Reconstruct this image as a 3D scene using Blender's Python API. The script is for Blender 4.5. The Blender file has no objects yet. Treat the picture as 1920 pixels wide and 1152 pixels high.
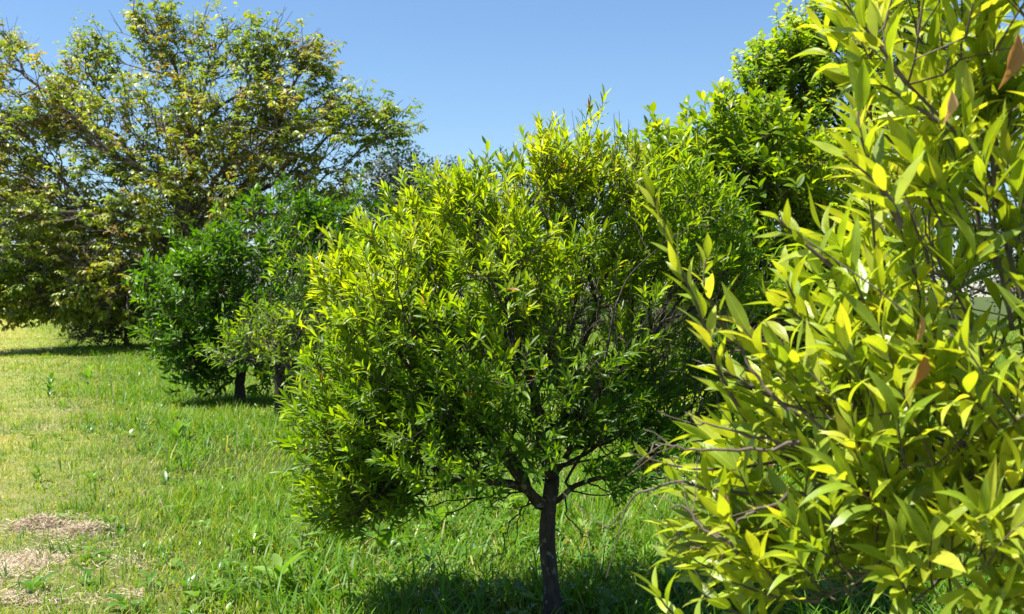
import bpy, math
import numpy as np
from mathutils import Vector

# ------------------------------------------------------------------ camera, sky, sun, exposure
sc = bpy.context.scene
F = 2058.0            # focal length in photo pixels
HZ = 556.0            # horizon row of the photo
EYE = 1.6
cam_d = bpy.data.cameras.new('camera')
cam = bpy.data.objects.new('camera', cam_d)
sc.collection.objects.link(cam)
cam.location = (0, 0, EYE)
cam.rotation_euler = (math.radians(90) - math.atan2(576 - HZ, F), 0, 0)
cam_d.sensor_width = 36
cam_d.lens = 36 * F / 1920
cam_d.clip_start = 0.05
cam_d.clip_end = 6000
cam_d.dof.use_dof = True
cam_d.dof.focus_distance = 5.0
cam_d.dof.aperture_fstop = 8.0
sc.camera = cam

EL = math.radians(64)
AZ = math.radians(-100)          # towards the sun: ahead of the camera and to the left
world = bpy.data.worlds.new("World")
sc.world = world
world.use_nodes = True
wn = world.node_tree
bg = wn.nodes['Background']
sky = wn.nodes.new('ShaderNodeTexSky')
sky.sky_type = 'NISHITA'
sky.sun_disc = False
sky.sun_elevation = EL
sky.sun_rotation = AZ
sky.altitude = 100
sky.air_density = 1.15
sky.dust_density = 0.1
sky.ozone_density = 8.0
wn.links.new(sky.outputs[0], bg.inputs[0])
bg.inputs[1].default_value = 0.067
sun_d = bpy.data.lights.new('sun', 'SUN')
sun = bpy.data.objects.new('sun', sun_d)
sc.collection.objects.link(sun)
sun_d.energy = 5.0
sun_d.angle = math.radians(0.5)
sun_d.color = (1.0, 0.96, 0.88)
S = Vector((math.sin(AZ) * math.cos(EL), math.cos(AZ) * math.cos(EL), math.sin(EL)))
sun.rotation_euler = S.to_track_quat('Z', 'Y').to_euler()
sun.location = (0, 0, 30)
sc.view_settings.view_transform = 'Standard'
sc.view_settings.look = 'None'
sc.view_settings.exposure = 1.3
sc.view_settings.gamma = 1
sc.cycles.max_bounces = 8
sc.cycles.diffuse_bounces = 4
sc.cycles.transmission_bounces = 6
sc.cycles.sample_clamp_indirect = 4

# ------------------------------------------------------------------ helpers
def P(px, py, Y):
    """point on the sight line of photo pixel (px, py) at distance Y"""
    return np.array([(px - 960) / F * Y, Y, EYE - (py - HZ) / F * Y])

def ground_h(x, y):
    h = 0.035 * np.sin(x * 0.9 + 1.3) * np.cos(y * 0.7 + 0.4) + 0.02 * np.sin(x * 2.3 + y * 1.7) \
        + 0.05 * np.sin(x * 0.23 + 2.0) * np.sin(y * 0.19 + 1.0)
    return h * np.clip(y / 8.0, 0, 1) * np.exp(-np.abs(y) / 300.0)

def norm(a):
    return a / np.maximum(np.linalg.norm(a, axis=-1, keepdims=True), 1e-9)

def tag(o, label=None, cat=None, group=None, kind=None):
    if label: o['label'] = label
    if cat: o['category'] = cat
    if group: o['group'] = group
    if kind: o['kind'] = kind
    return o

def thing(name, loc, label, cat, group=None):
    o = bpy.data.objects.new(name, None)
    sc.collection.objects.link(o)
    o.location = Vector([float(v) for v in loc])
    o.empty_display_size = 0.2
    return tag(o, label, cat, group)

class Acc:
    """collects vertices, quads and triangles for ONE mesh object"""
    def __init__(s):
        s.v, s.q, s.t, s.c, s.n = [], [], [], [], 0
    def add(s, v, q=None, t=None, c=None):
        v = np.asarray(v, dtype=np.float64).reshape(-1, 3)
        if q is not None and len(q): s.q.append(np.asarray(q) + s.n)
        if t is not None and len(t): s.t.append(np.asarray(t) + s.n)
        if c is None: c = np.zeros((len(v), 4))
        s.c.append(np.asarray(c, dtype=np.float64).reshape(-1, 4))
        s.v.append(v); s.n += len(v)
    def build(s, name, mat, parent=None, smooth=True, origin=None):
        v = np.concatenate(s.v)
        off = np.array(parent.location) if parent is not None else (np.array(origin) if origin is not None else np.zeros(3))
        v = v - off
        q = np.concatenate(s.q).reshape(-1, 4) if s.q else np.zeros((0, 4), int)
        t = np.concatenate(s.t).reshape(-1, 3) if s.t else np.zeros((0, 3), int)
        me = bpy.data.meshes.new(name)
        me.vertices.add(len(v)); me.vertices.foreach_set('co', v.astype(np.float32).ravel())
        nl = len(q) * 4 + len(t) * 3
        me.loops.add(nl)
        me.loops.foreach_set('vertex_index', np.concatenate([q.ravel(), t.ravel()]).astype(np.int32))
        me.polygons.add(len(q) + len(t))
        st = np.concatenate([np.arange(len(q)) * 4, len(q) * 4 + np.arange(len(t)) * 3]).astype(np.int32)
        me.polygons.foreach_set('loop_start', st)
        me.polygons.foreach_set('use_smooth', np.full(len(st), smooth))
        me.update(calc_edges=True)
        a = me.attributes.new('var', 'FLOAT_COLOR', 'POINT')
        a.data.foreach_set('color', np.concatenate(s.c).astype(np.float32).ravel())
        me.materials.append(mat)
        o = bpy.data.objects.new(name, me)
        sc.collection.objects.link(o)
        if parent is not None: o.parent = parent
        elif origin is not None: o.location = Vector([float(x) for x in origin])
        return o

# ---- leaves: N leaves from a template, vectorised
def leaf_template(seg, widths):
    """rows of three vertices (left edge, midrib, right edge) between a base and a tip vertex"""
    u, t, q, tr = [0.0], [0.0], [], []
    for i in range(1, seg):
        for s in (-1, 0, 1):
            u.append(s * widths[i - 1]); t.append(i / seg)
    u.append(0.0); t.append(1.0)
    tip = len(u) - 1
    tr += [(0, 2, 1), (0, 3, 2)]
    for i in range(seg - 2):
        a = 1 + 3 * i
        q += [(a, a + 1, a + 4, a + 3), (a + 1, a + 2, a + 5, a + 4)]
    a = 1 + 3 * (seg - 2)
    tr += [(a, a + 1, tip), (a + 1, a + 2, tip)]
    return np.array(u), np.array(t), np.array(q).reshape(-1, 4), np.array(tr)
LEAF3 = leaf_template(3, [0.42, 0.40])
LEAF4 = leaf_template(4, [0.38, 0.5, 0.34])
LEAF8 = leaf_template(8, [0.25, 0.42, 0.5, 0.50, 0.42, 0.29, 0.13])
LEAF6 = leaf_template(6, [0.22, 0.42, 0.5, 0.44, 0.22])

def add_leaves(acc, pos, d, n, L, W, curl, fold, tmpl, r1, r2, wave=0.0, rng=None):
    u, t, q, tr = tmpl
    N, m = len(pos), len(u)
    d = norm(d); s = norm(np.cross(d, n)); n = np.cross(s, d)
    L = np.broadcast_to(L, N)[:, None]; W = np.broadcast_to(W, N)[:, None]
    curl = np.broadcast_to(curl, N)[:, None]; fold = np.broadcast_to(fold, N)[:, None]
    T = t[None, :]; U = u[None, :]
    along = L * (T - np.abs(curl) * 0.35 * T ** 3)
    up = fold * W * np.abs(U) - curl * L * T ** 2
    if wave:
        ph = rng.random(N)[:, None] * 6.28
        up = up + wave * W * np.sin(T * 9 + ph) * np.abs(U) * np.sign(U + 1e-9)
    v = pos[:, None, :] + along[..., None] * d[:, None, :] + (W * U)[..., None] * s[:, None, :] + up[..., None] * n[:, None, :]
    c = np.empty((N, m, 4))
    c[..., 0] = np.broadcast_to(r1, N)[:, None]; c[..., 1] = np.broadcast_to(r2, N)[:, None]
    c[..., 2] = T; c[..., 3] = np.sign(U) * 0.5 + 0.5
    off = (np.arange(N) * m)[:, None, None]
    acc.add(v.reshape(-1, 3), (q[None] + off).reshape(-1, 4) if len(q) else None, (tr[None] + off).reshape(-1, 3), c.reshape(-1, 4))

def tube(acc, pts, rad, sides=5, col=(0.5, 0.5, 0, 0), cap=True):
    pts = np.asarray(pts, float); k = len(pts)
    rad = np.broadcast_to(rad, k)
    t = norm(np.gradient(pts, axis=0))
    avg = norm(pts[-1] - pts[0])
    ref = np.array([1.0, 0.13, 0.05]) if abs(avg[0]) < 0.7 else np.array([0.1, 0.2, 1.0])
    a = norm(np.cross(t, ref)); b = np.cross(t, a)
    ang = np.arange(sides) * 2 * math.pi / sides
    v = pts[:, None] + rad[:, None, None] * (np.cos(ang)[None, :, None] * a[:, None] + np.sin(ang)[None, :, None] * b[:, None])
    i = np.arange(k - 1)[:, None] * sides; j = np.arange(sides)[None]
    j2 = (j + 1) % sides
    q = np.stack([i + j, i + j2, i + sides + j2, i + sides + j], -1).reshape(-1, 4)
    acc.add(v.reshape(-1, 3), q, None, np.tile(np.array(col), (k * sides, 1)))

def catmull(p, r, sub=3):
    p = np.asarray(p, float); r = np.asarray(r, float)
    if len(p) < 3: sub = 1
    pp = np.vstack([2 * p[0] - p[1], p, 2 * p[-1] - p[-2]])
    out, ro = [], []
    for i in range(len(p) - 1):
        for s in range(sub):
            x = s / sub
            a, b, c, d = pp[i], pp[i + 1], pp[i + 2], pp[i + 3]
            out.append(0.5 * ((2 * b) + (-a + c) * x + (2 * a - 5 * b + 4 * c - d) * x * x + (-a + 3 * b - 3 * c + d) * x ** 3))
            ro.append(r[i] * (1 - x) + r[i + 1] * x)
    out.append(p[-1]); ro.append(r[-1])
    return np.array(out), np.array(ro)

# ---- tree skeleton: join scattered twig points to the limbs by the shortest wood
def blob_points(rng, blobs, n, shell=0.45, clump=None):
    """blobs: (px, py, Y, rx_px, ry_px, rY metres, weight); points lie mostly towards each blob's outside"""
    if clump:                     # clump = (points per clump, clump radius in metres): foliage gathers on boughs with gaps between
        c = blob_points(rng, blobs, int(n / clump[0]), shell)
        k = rng.integers(0, len(c), n)
        return c[k] + norm(rng.normal(size=(n, 3))) * (rng.random(n) ** 0.6)[:, None] * clump[1] * rng.uniform(0.6, 1.3, len(c))[k][:, None]
    w = np.array([b[6] for b in blobs], float); w /= w.sum()
    out = []
    cnt = rng.multinomial(n, w)
    for b, c in zip(blobs, cnt):
        cen = P(b[0], b[1], b[2]); k = b[2] / F
        d = norm(rng.normal(size=(c, 3)))
        rr = rng.random(c) ** shell
        lump = 1 + 0.13 * np.sin(d[:, 0] * 5 + b[0]) * np.cos(d[:, 2] * 6 + b[1]) + 0.09 * np.sin(d[:, 1] * 9 + d[:, 2] * 7)
        out.append(cen + d * (rr * lump)[:, None] * np.array([b[3] * k, b[5], b[4] * k]))
    return np.concatenate(out)

def grow(limbs, pts, bf=0.35, low=0.0):
    """limbs: polylines; the first starts at the foot, each other one starts at the nearest node of those before"""
    nodes, par = [], []
    for li, pl in enumerate(limbs):
        for k, p in enumerate(pl):
            p = np.asarray(p, float)
            if li == 0: pr = k - 1
            elif k == 0:
                pr = int(np.argmin(np.linalg.norm(np.array(nodes) - p, axis=1)))
                if np.linalg.norm(nodes[pr] - p) < 0.02 * 1e-3: continue
            else: pr = len(nodes) - 1
            nodes.append(p); par.append(pr)
    nf = len(nodes); N = nf + len(pts)
    X = np.zeros((N, 3)); X[:nf] = nodes
    par = par + [0] * len(pts)
    pl = np.zeros(N)
    for i in range(1, nf): pl[i] = pl[par[i]] + np.linalg.norm(X[i] - X[par[i]])
    best = np.full(len(pts), 1e9); arg = np.zeros(len(pts), int)
    def relax(i):
        dd = np.linalg.norm(pts - X[i], axis=1)
        c = dd + bf * pl[i] + 1e3 * (dd < 1e-6)
        m = c < best
        best[m] = c[m]; arg[m] = i
    for i in range(nf):
        if X[i][2] >= low: relax(i)
    alive = np.ones(len(pts), bool)
    for s in range(len(pts)):
        j = int(np.argmin(np.where(alive, best, 1e9)))
        alive[j] = False; i = nf + s
        X[i] = pts[j]; par[i] = int(arg[j]); pl[i] = pl[par[i]] + np.linalg.norm(X[i] - X[par[i]])
        relax(i)
    par = np.array(par)
    kids = [[] for _ in range(N)]
    for i in range(1, N): kids[par[i]].append(i)
    cnt = np.zeros(N)
    order = np.argsort(-pl)
    for i in order:
        if not kids[i]: cnt[i] = 1
        if i != 0: cnt[par[i]] += cnt[i]
    # pull inner nodes towards the line of the wood so the limbs flow
    for _ in range(2):
        Y = X.copy()
        for i in range(nf, N):
            if kids[i]:
                k = max(kids[i], key=lambda c: cnt[c])
                Y[i] = 0.5 * X[i] + 0.25 * (X[par[i]] + X[k])
        X = Y
    return X, par, kids, cnt, nf

def skin_tree(X, par, kids, cnt, rtip, expo, rbase, trunk, branches, trunk_len, rng, sub=2, thick=0.02, flare=1.5):
    rad = rtip * cnt ** expo
    rad = np.minimum(rad * 1.0, rbase)
    stack = [(0, True)]
    while stack:
        s, first = stack.pop()
        chain = [s]
        while kids[chain[-1]]:
            ks = sorted(kids[chain[-1]], key=lambda c: -cnt[c])
            for k in ks[1:]: stack.append((k, False))
            chain.append(ks[0])
        ids = chain if first else [par[s]] + chain
        r = rad[ids].copy()
        if first:
            r[:trunk_len] = np.linspace(rbase, rbase * 0.86, trunk_len); r[0] *= flare; r[1] *= 1.08
        else: r[0] = r[1]
        sides = 12 if r.max() > thick * 2 else (7 if r.max() > thick else (5 if r.max() > thick * 0.4 else 3))
        pts, rr = catmull(X[ids], r, sub if r.max() > thick * 0.4 else 1)
        if sides > 5:
            pts = pts + rng.normal(size=pts.shape) * rr[:, None] * 0.07
            rr = rr * (1 + rng.normal(size=len(rr)) * 0.04)
        tube(trunk if first else branches, pts, rr, sides)
    return rad

def shoots(rng, leaves, twigs, base, dirs, slen, nleaf, Lm, Ws, tmpl, age, rt=0.0015, spread=(70, 25), curl=(0.0, 0.35),
           fold=(0.1, 0.6), droop=0.12, upn=0.5, wave=0.0, r1=None, bare=0.0, start=0.15, sides=3, vary=0.13):
    """leafy shoots: a thin twig with leaves set in a spiral, opening near the base and closing at the tip"""
    n = len(base)
    dirs = norm(dirs)
    slen = np.broadcast_to(slen, n)
    bend = norm(rng.normal(size=(n, 3))) * 0.18
    nv = np.maximum(2, (nleaf + rng.integers(-2, 3, n))).astype(int)
    idx = np.repeat(np.arange(n), nv)
    k = np.concatenate([np.arange(a) for a in nv])
    fr = start + (1 - start) * (k + 0.6) / nv[idx]
    D = dirs[idx]; B = bend[idx]
    pos = base[idx] + D * (slen[idx] * fr)[:, None] + B * (slen[idx] * fr ** 2)[:, None]
    ph = rng.random(n)[idx] * 6.28 + k * 2.4 + rng.normal(size=len(k)) * 0.3
    ref = np.where(np.abs(D[:, 2:3]) < 0.9, np.array([[0, 0, 1.0]]), np.array([[1.0, 0, 0]]))
    a = norm(np.cross(D, ref)); b = np.cross(D, a)
    R = np.cos(ph)[:, None] * a + np.sin(ph)[:, None] * b
    al = np.radians(spread[0] + (spread[1] - spread[0]) * fr) * rng.uniform(0.75, 1.25, len(k))
    d = np.cos(al)[:, None] * (D + B * 2 * fr[:, None]) + np.sin(al)[:, None] * R
    d[:, 2] -= droop * rng.random(len(k)) * 2
    d = norm(d)
    nn = D - R * 0.3 + upn * np.array([0, 0, 1.0]) + rng.normal(size=d.shape) * 0.35
    keep = rng.random(len(k)) > bare
    size = (0.72 + 0.28 * np.sin(np.pi * np.clip(fr, 0, 1) * 0.85 + 0.25)) * rng.uniform(0.6, 1.25, len(k))
    L = Lm * size
    ag = age[idx] if np.ndim(age) else np.full(len(k), age)
    q1 = np.clip(ag + rng.normal(size=len(k)) * vary + 0.16 * (fr - 0.5), 0, 1)
    add_leaves(leaves, pos[keep], d[keep], nn[keep], L[keep], (L * Ws * rng.uniform(0.85, 1.15, len(k)))[keep],
               rng.uniform(curl[0], curl[1], keep.sum()), rng.uniform(fold[0], fold[1], keep.sum()), tmpl, q1[keep], rng.random(keep.sum()), wave, rng)
    if twigs is not None:
        f4 = np.array([0, 0.35, 0.7, 1.0])
        pts = base[:, None] + dirs[:, None] * (slen[:, None] * f4)[..., None] + bend[:, None] * (slen[:, None] * f4 ** 2)[..., None]
        for i in range(n): tube(twigs, pts[i], rt * np.array([1.25, 1.0, 0.8, 0.5]), sides)

# ------------------------------------------------------------------ materials
def newmat(name):
    m = bpy.data.materials.new(name); m.use_nodes = True
    nt = m.node_tree; nt.nodes.clear()
    return m, nt, nt.nodes.new, nt.links.new

def ramp(nt, stops):
    r = nt.nodes.new('ShaderNodeValToRGB')
    e = r.color_ramp.elements
    while len(e) < len(stops): e.new(0.5)
    for x, (p, c) in zip(e, stops): x.position = p; x.color = (*c, 1)
    return r

def leaf_mat(name, stops, trans=0.45, rough=0.38, tint=(1.9, 1.75, 0.6), rib=False, spec=0.5, dead=None):
    m, nt, N, L = newmat(name)
    at = N('ShaderNodeAttribute'); at.attribute_name = 'var'
    sep = N('ShaderNodeSeparateColor'); L(at.outputs['Color'], sep.inputs[0])
    rp = ramp(nt, stops); L(sep.outputs[0], rp.inputs[0])
    col = rp.outputs[0]
    hs = N('ShaderNodeHueSaturation')                      # every leaf its own tone
    mr = N('ShaderNodeMapRange'); mr.inputs[3].default_value = 0.75; mr.inputs[4].default_value = 1.25
    L(sep.outputs[1], mr.inputs[0]); L(mr.outputs[0], hs.inputs['Value']); L(col, hs.inputs['Color'])
    col = hs.outputs[0]
    if dead:
        gt = N('ShaderNodeMath'); gt.operation = 'GREATER_THAN'; gt.inputs[1].default_value = dead[0]
        L(sep.outputs[1], gt.inputs[0])
        mx = N('ShaderNodeMix'); mx.data_type = 'RGBA'; mx.inputs[7].default_value = (*dead[1], 1)
        L(gt.outputs[0], mx.inputs[0]); L(col, mx.inputs[6]); col = mx.outputs[2]
    bump = None
    if rib:
        # midrib: alpha is 0..1 across the blade, 0.5 on the rib
        ab = N('ShaderNodeMath'); ab.operation = 'SUBTRACT'; ab.inputs[1].default_value = 0.5; L(at.outputs['Alpha'], ab.inputs[0])
        a2 = N('ShaderNodeMath'); a2.operation = 'ABSOLUTE'; L(ab.outputs[0], a2.inputs[0])
        ri = N('ShaderNodeMapRange'); ri.inputs[1].default_value = 0.02; ri.inputs[2].default_value = 0.06
        ri.inputs[3].default_value = 0.55; ri.inputs[4].default_value = 0.0; L(a2.outputs[0], ri.inputs[0])
        # side veins: slanting stripes
        v1 = N('ShaderNodeMath'); v1.operation = 'MULTIPLY_ADD'; v1.inputs[1].default_value = -0.55; L(a2.outputs[0], v1.inputs[0]); L(sep.outputs[2], v1.inputs[2])
        v2 = N('ShaderNodeMath'); v2.operation = 'MULTIPLY'; v2.inputs[1].default_value = 75; L(v1.outputs[0], v2.inputs[0])
        v3 = N('ShaderNodeMath'); v3.operation = 'SINE'; L(v2.outputs[0], v3.inputs[0])
        v4 = N('ShaderNodeMapRange'); v4.inputs[1].default_value = 0.6; v4.inputs[2].default_value = 1; v4.inputs[3].default_value = 0; v4.inputs[4].default_value = 0.16
        L(v3.outputs[0], v4.inputs[0])
        mxm = N('ShaderNodeMath'); mxm.operation = 'MAXIMUM'; L(ri.outputs[0], mxm.inputs[0]); L(v4.outputs[0], mxm.inputs[1])
        mx = N('ShaderNodeMix'); mx.data_type = 'RGBA'; mx.inputs[7].default_value = (0.44, 0.50, 0.07, 1)
        L(mxm.outputs[0], mx.inputs[0]); L(col, mx.inputs[6]); col = mx.outputs[2]
        # blotches and browned spots
        tc = N('ShaderNodeTexCoord')
        nz = N('ShaderNodeTexNoise'); nz.inputs['Scale'].default_value = 22; nz.inputs['Detail'].default_value = 4; L(tc.outputs['Object'], nz.inputs['Vector'])
        m2 = N('ShaderNodeMapRange'); m2.inputs[1].default_value = 0.3; m2.inputs[2].default_value = 0.7; m2.inputs[3].default_value = 0.78; m2.inputs[4].default_value = 1.18
        L(nz.outputs[0], m2.inputs[0])
        h2 = N('ShaderNodeHueSaturation'); L(m2.outputs[0], h2.inputs['Value']); L(col, h2.inputs['Color']); col = h2.outputs[0]
        n2 = N('ShaderNodeTexNoise'); n2.inputs['Scale'].default_value = 60; n2.inputs['Detail'].default_value = 2; L(tc.outputs['Object'], n2.inputs['Vector'])
        m3 = N('ShaderNodeMapRange'); m3.inputs[1].default_value = 0.70; m3.inputs[2].default_value = 0.74; L(n2.outputs[0], m3.inputs[0])
        mx3 = N('ShaderNodeMix'); mx3.data_type = 'RGBA'; mx3.inputs[7].default_value = (0.16, 0.09, 0.02, 1)
        L(m3.outputs[0], mx3.inputs[0]); L(col, mx3.inputs[6]); col = mx3.outputs[2]
        bump = N('ShaderNodeBump'); bump.inputs['Strength'].default_value = 0.35; bump.inputs['Distance'].default_value = 0.002
        L(mxm.outputs[0], bump.inputs['Height'])
    pb = N('ShaderNodeBsdfPrincipled'); L(col, pb.inputs['Base Color'])
    pb.inputs['Roughness'].default_value = rough
    pb.inputs['Specular IOR Level'].default_value = spec
    tl = N('ShaderNodeBsdfTranslucent')
    vm = N('ShaderNodeMix'); vm.data_type = 'RGBA'; vm.blend_type = 'MULTIPLY'; vm.inputs[0].default_value = 1
    vm.inputs[7].default_value = (*tint, 1); L(col, vm.inputs[6]); L(vm.outputs[2], tl.inputs[0])
    if bump: L(bump.outputs[0], pb.inputs['Normal']); L(bump.outputs[0], tl.inputs['Normal'])
    ms = N('ShaderNodeMixShader'); ms.inputs[0].default_value = trans
    L(pb.outputs[0], ms.inputs[1]); L(tl.outputs[0], ms.inputs[2])
    out = N('ShaderNodeOutputMaterial'); L(ms.outputs[0], out.inputs[0])
    return m

def bark_mat(name, dark, light, scale=30, spots=None, bumpd=0.006):
    m, nt, N, L = newmat(name)
    tc = N('ShaderNodeTexCoord')
    mp = N('ShaderNodeMapping'); mp.inputs['Scale'].default_value = (1, 1, 0.35); L(tc.outputs['Object'], mp.inputs[0])
    nz = N('ShaderNodeTexNoise'); nz.inputs['Scale'].default_value = scale; nz.inputs['Detail'].default_value = 7; nz.inputs['Roughness'].default_value = 0.7
    L(mp.outputs[0], nz.inputs['Vector'])
    rp = ramp(nt, [(0.32, dark), (0.68, light)]); L(nz.outputs[0], rp.inputs[0])
    col = rp.outputs[0]
    if spots:
        n2 = N('ShaderNodeTexNoise'); n2.inputs['Scale'].default_value = scale * 0.6; n2.inputs['Detail'].default_value = 5; L(tc.outputs['Object'], n2.inputs['Vector'])
        mr = N('ShaderNodeMapRange'); mr.inputs[1].default_value = 0.58; mr.inputs[2].default_value = 0.66; L(n2.outputs[0], mr.inputs[0])
        mx = N('ShaderNodeMix'); mx.data_type = 'RGBA'; mx.inputs[7].default_value = (*spots, 1)
        L(mr.outputs[0], mx.inputs[0]); L(col, mx.inputs[6]); col = mx.outputs[2]
    bp = N('ShaderNodeBump'); bp.inputs['Strength'].default_value = 0.8; bp.inputs['Distance'].default_value = bumpd; L(nz.outputs[0], bp.inputs['Height'])
    pb = N('ShaderNodeBsdfPrincipled'); L(col, pb.inputs['Base Color']); pb.inputs['Roughness'].default_value = 0.85
    pb.inputs['Specular IOR Level'].default_value = 0.25
    L(bp.outputs[0], pb.inputs['Normal'])
    out = N('ShaderNodeOutputMaterial'); L(pb.outputs[0], out.inputs[0])
    return m

M_fg = leaf_mat('foreground_citrus_leaf', [(0.0, (0.09, 0.165, 0.012)), (0.45, (0.23, 0.33, 0.022)), (0.8, (0.40, 0.46, 0.040)), (1.0, (0.50, 0.51, 0.06))],
                trans=0.46, rough=0.34, tint=(1.65, 1.5, 0.45), rib=True, spec=0.5)
M_main = leaf_mat('citrus_leaf', [(0.0, (0.04, 0.11, 0.006)), (0.4, (0.12, 0.215, 0.008)), (0.75, (0.23, 0.31, 0.010)), (1.0, (0.34, 0.36, 0.02))],
                  trans=0.52, rough=0.40, tint=(2.1, 1.9, 0.4), dead=(0.9985, (0.35, 0.13, 0.03)), spec=0.4)
M_dark = leaf_mat('dark_citrus_leaf', [(0.0, (0.030, 0.080, 0.003)), (0.6, (0.072, 0.160, 0.004)), (0.9, (0.13, 0.22, 0.008)), (1.0, (0.22, 0.29, 0.03))],
                  trans=0.42, rough=0.38, tint=(1.8, 1.9, 0.3), spec=0.28)
M_mid = leaf_mat('back_citrus_leaf', [(0.0, (0.04, 0.10, 0.005)), (0.5, (0.11, 0.20, 0.007)), (0.85, (0.22, 0.31, 0.010)), (1.0, (0.34, 0.38, 0.03))],
                 trans=0.5, rough=0.36, tint=(1.9, 1.75, 0.35), spec=0.4)
M_tall = leaf_mat('tall_tree_leaf', [(0.0, (0.045, 0.12, 0.007)), (0.5, (0.115, 0.22, 0.009)), (0.9, (0.25, 0.34, 0.013)), (1.0, (0.36, 0.40, 0.03))],
                  trans=0.5, rough=0.4, tint=(1.9, 1.75, 0.35), spec=0.4)
M_wal = leaf_mat('young_walnut_leaf', [(0.0, (0.08, 0.15, 0.015)), (0.4, (0.20, 0.28, 0.03)), (0.65, (0.33, 0.35, 0.04)), (0.85, (0.33, 0.24, 0.09)), (1.0, (0.28, 0.17, 0.12))],
                 trans=0.45, rough=0.38, tint=(1.6, 1.5, 0.5))
M_far = leaf_mat('distant_leaf', [(0.0, (0.03, 0.05, 0.03)), (1.0, (0.08, 0.105, 0.06))], trans=0.2, rough=0.5, tint=(1.3, 1.4, 0.8))
M_shrub = leaf_mat('shrub_leaf', [(0.0, (0.04, 0.05, 0.015)), (0.6, (0.08, 0.10, 0.02)), (1.0, (0.16, 0.13, 0.05))], trans=0.3, rough=0.4, tint=(1.5, 1.4, 0.7))
M_weed = leaf_mat('weed_leaf', [(0.0, (0.06, 0.16, 0.015)), (0.6, (0.13, 0.25, 0.02)), (1.0, (0.22, 0.31, 0.06))], trans=0.38, rough=0.36, tint=(1.6, 1.6, 0.6))
M_grass = leaf_mat('grass_blade', [(0.0, (0.035, 0.115, 0.005)), (0.35, (0.10, 0.22, 0.008)), (0.6, (0.23, 0.30, 0.03)), (0.8, (0.36, 0.35, 0.10)), (1.0, (0.55, 0.44, 0.25))],
                   trans=0.42, rough=0.5, tint=(1.7, 1.6, 0.45), spec=0.3)
M_straw = leaf_mat('straw', [(0.0, (0.27, 0.21, 0.13)), (0.5, (0.42, 0.33, 0.22)), (1.0, (0.60, 0.50, 0.35))], trans=0.1, rough=0.6, tint=(1, 1, 1), spec=0.3)
M_brown = leaf_mat('dried_leaf_brown', [(0.0, (0.30, 0.14, 0.04)), (1.0, (0.65, 0.42, 0.20))], trans=0.4, rough=0.6, tint=(1.4, 1.2, 0.8))
M_bark = bark_mat('citrus_bark', (0.018, 0.014, 0.012), (0.075, 0.057, 0.047), 34, (0.16, 0.15, 0.12))
M_shade_bark = bark_mat('shaded_citrus_bark', (0.022, 0.017, 0.015), (0.075, 0.058, 0.05), 30)  # bark colour darkened to stand for shade on the sparse tree's trunk
M_twig = bark_mat('twig_bark', (0.06, 0.045, 0.035), (0.17, 0.13, 0.10), 40, None, 0.001)
M_green_twig = bark_mat('green_twig_bark', (0.09, 0.10, 0.03), (0.20, 0.19, 0.08), 60, None, 0.001)
M_grey_twig = bark_mat('dead_twig_bark', (0.10, 0.08, 0.07), (0.26, 0.22, 0.20), 40, None, 0.001)
M_wbark = bark_mat('walnut_bark', (0.04, 0.032, 0.028), (0.16, 0.13, 0.11), 6, (0.2, 0.18, 0.15), 0.02)

m, nt, N, L = newmat('petal_white')
pb = N('ShaderNodeBsdfPrincipled'); pb.inputs['Base Color'].default_value = (0.75, 0.70, 0.66, 1); pb.inputs['Roughness'].default_value = 0.5
o_ = N('ShaderNodeOutputMaterial'); L(pb.outputs[0], o_.inputs[0]); M_petal = m

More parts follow.
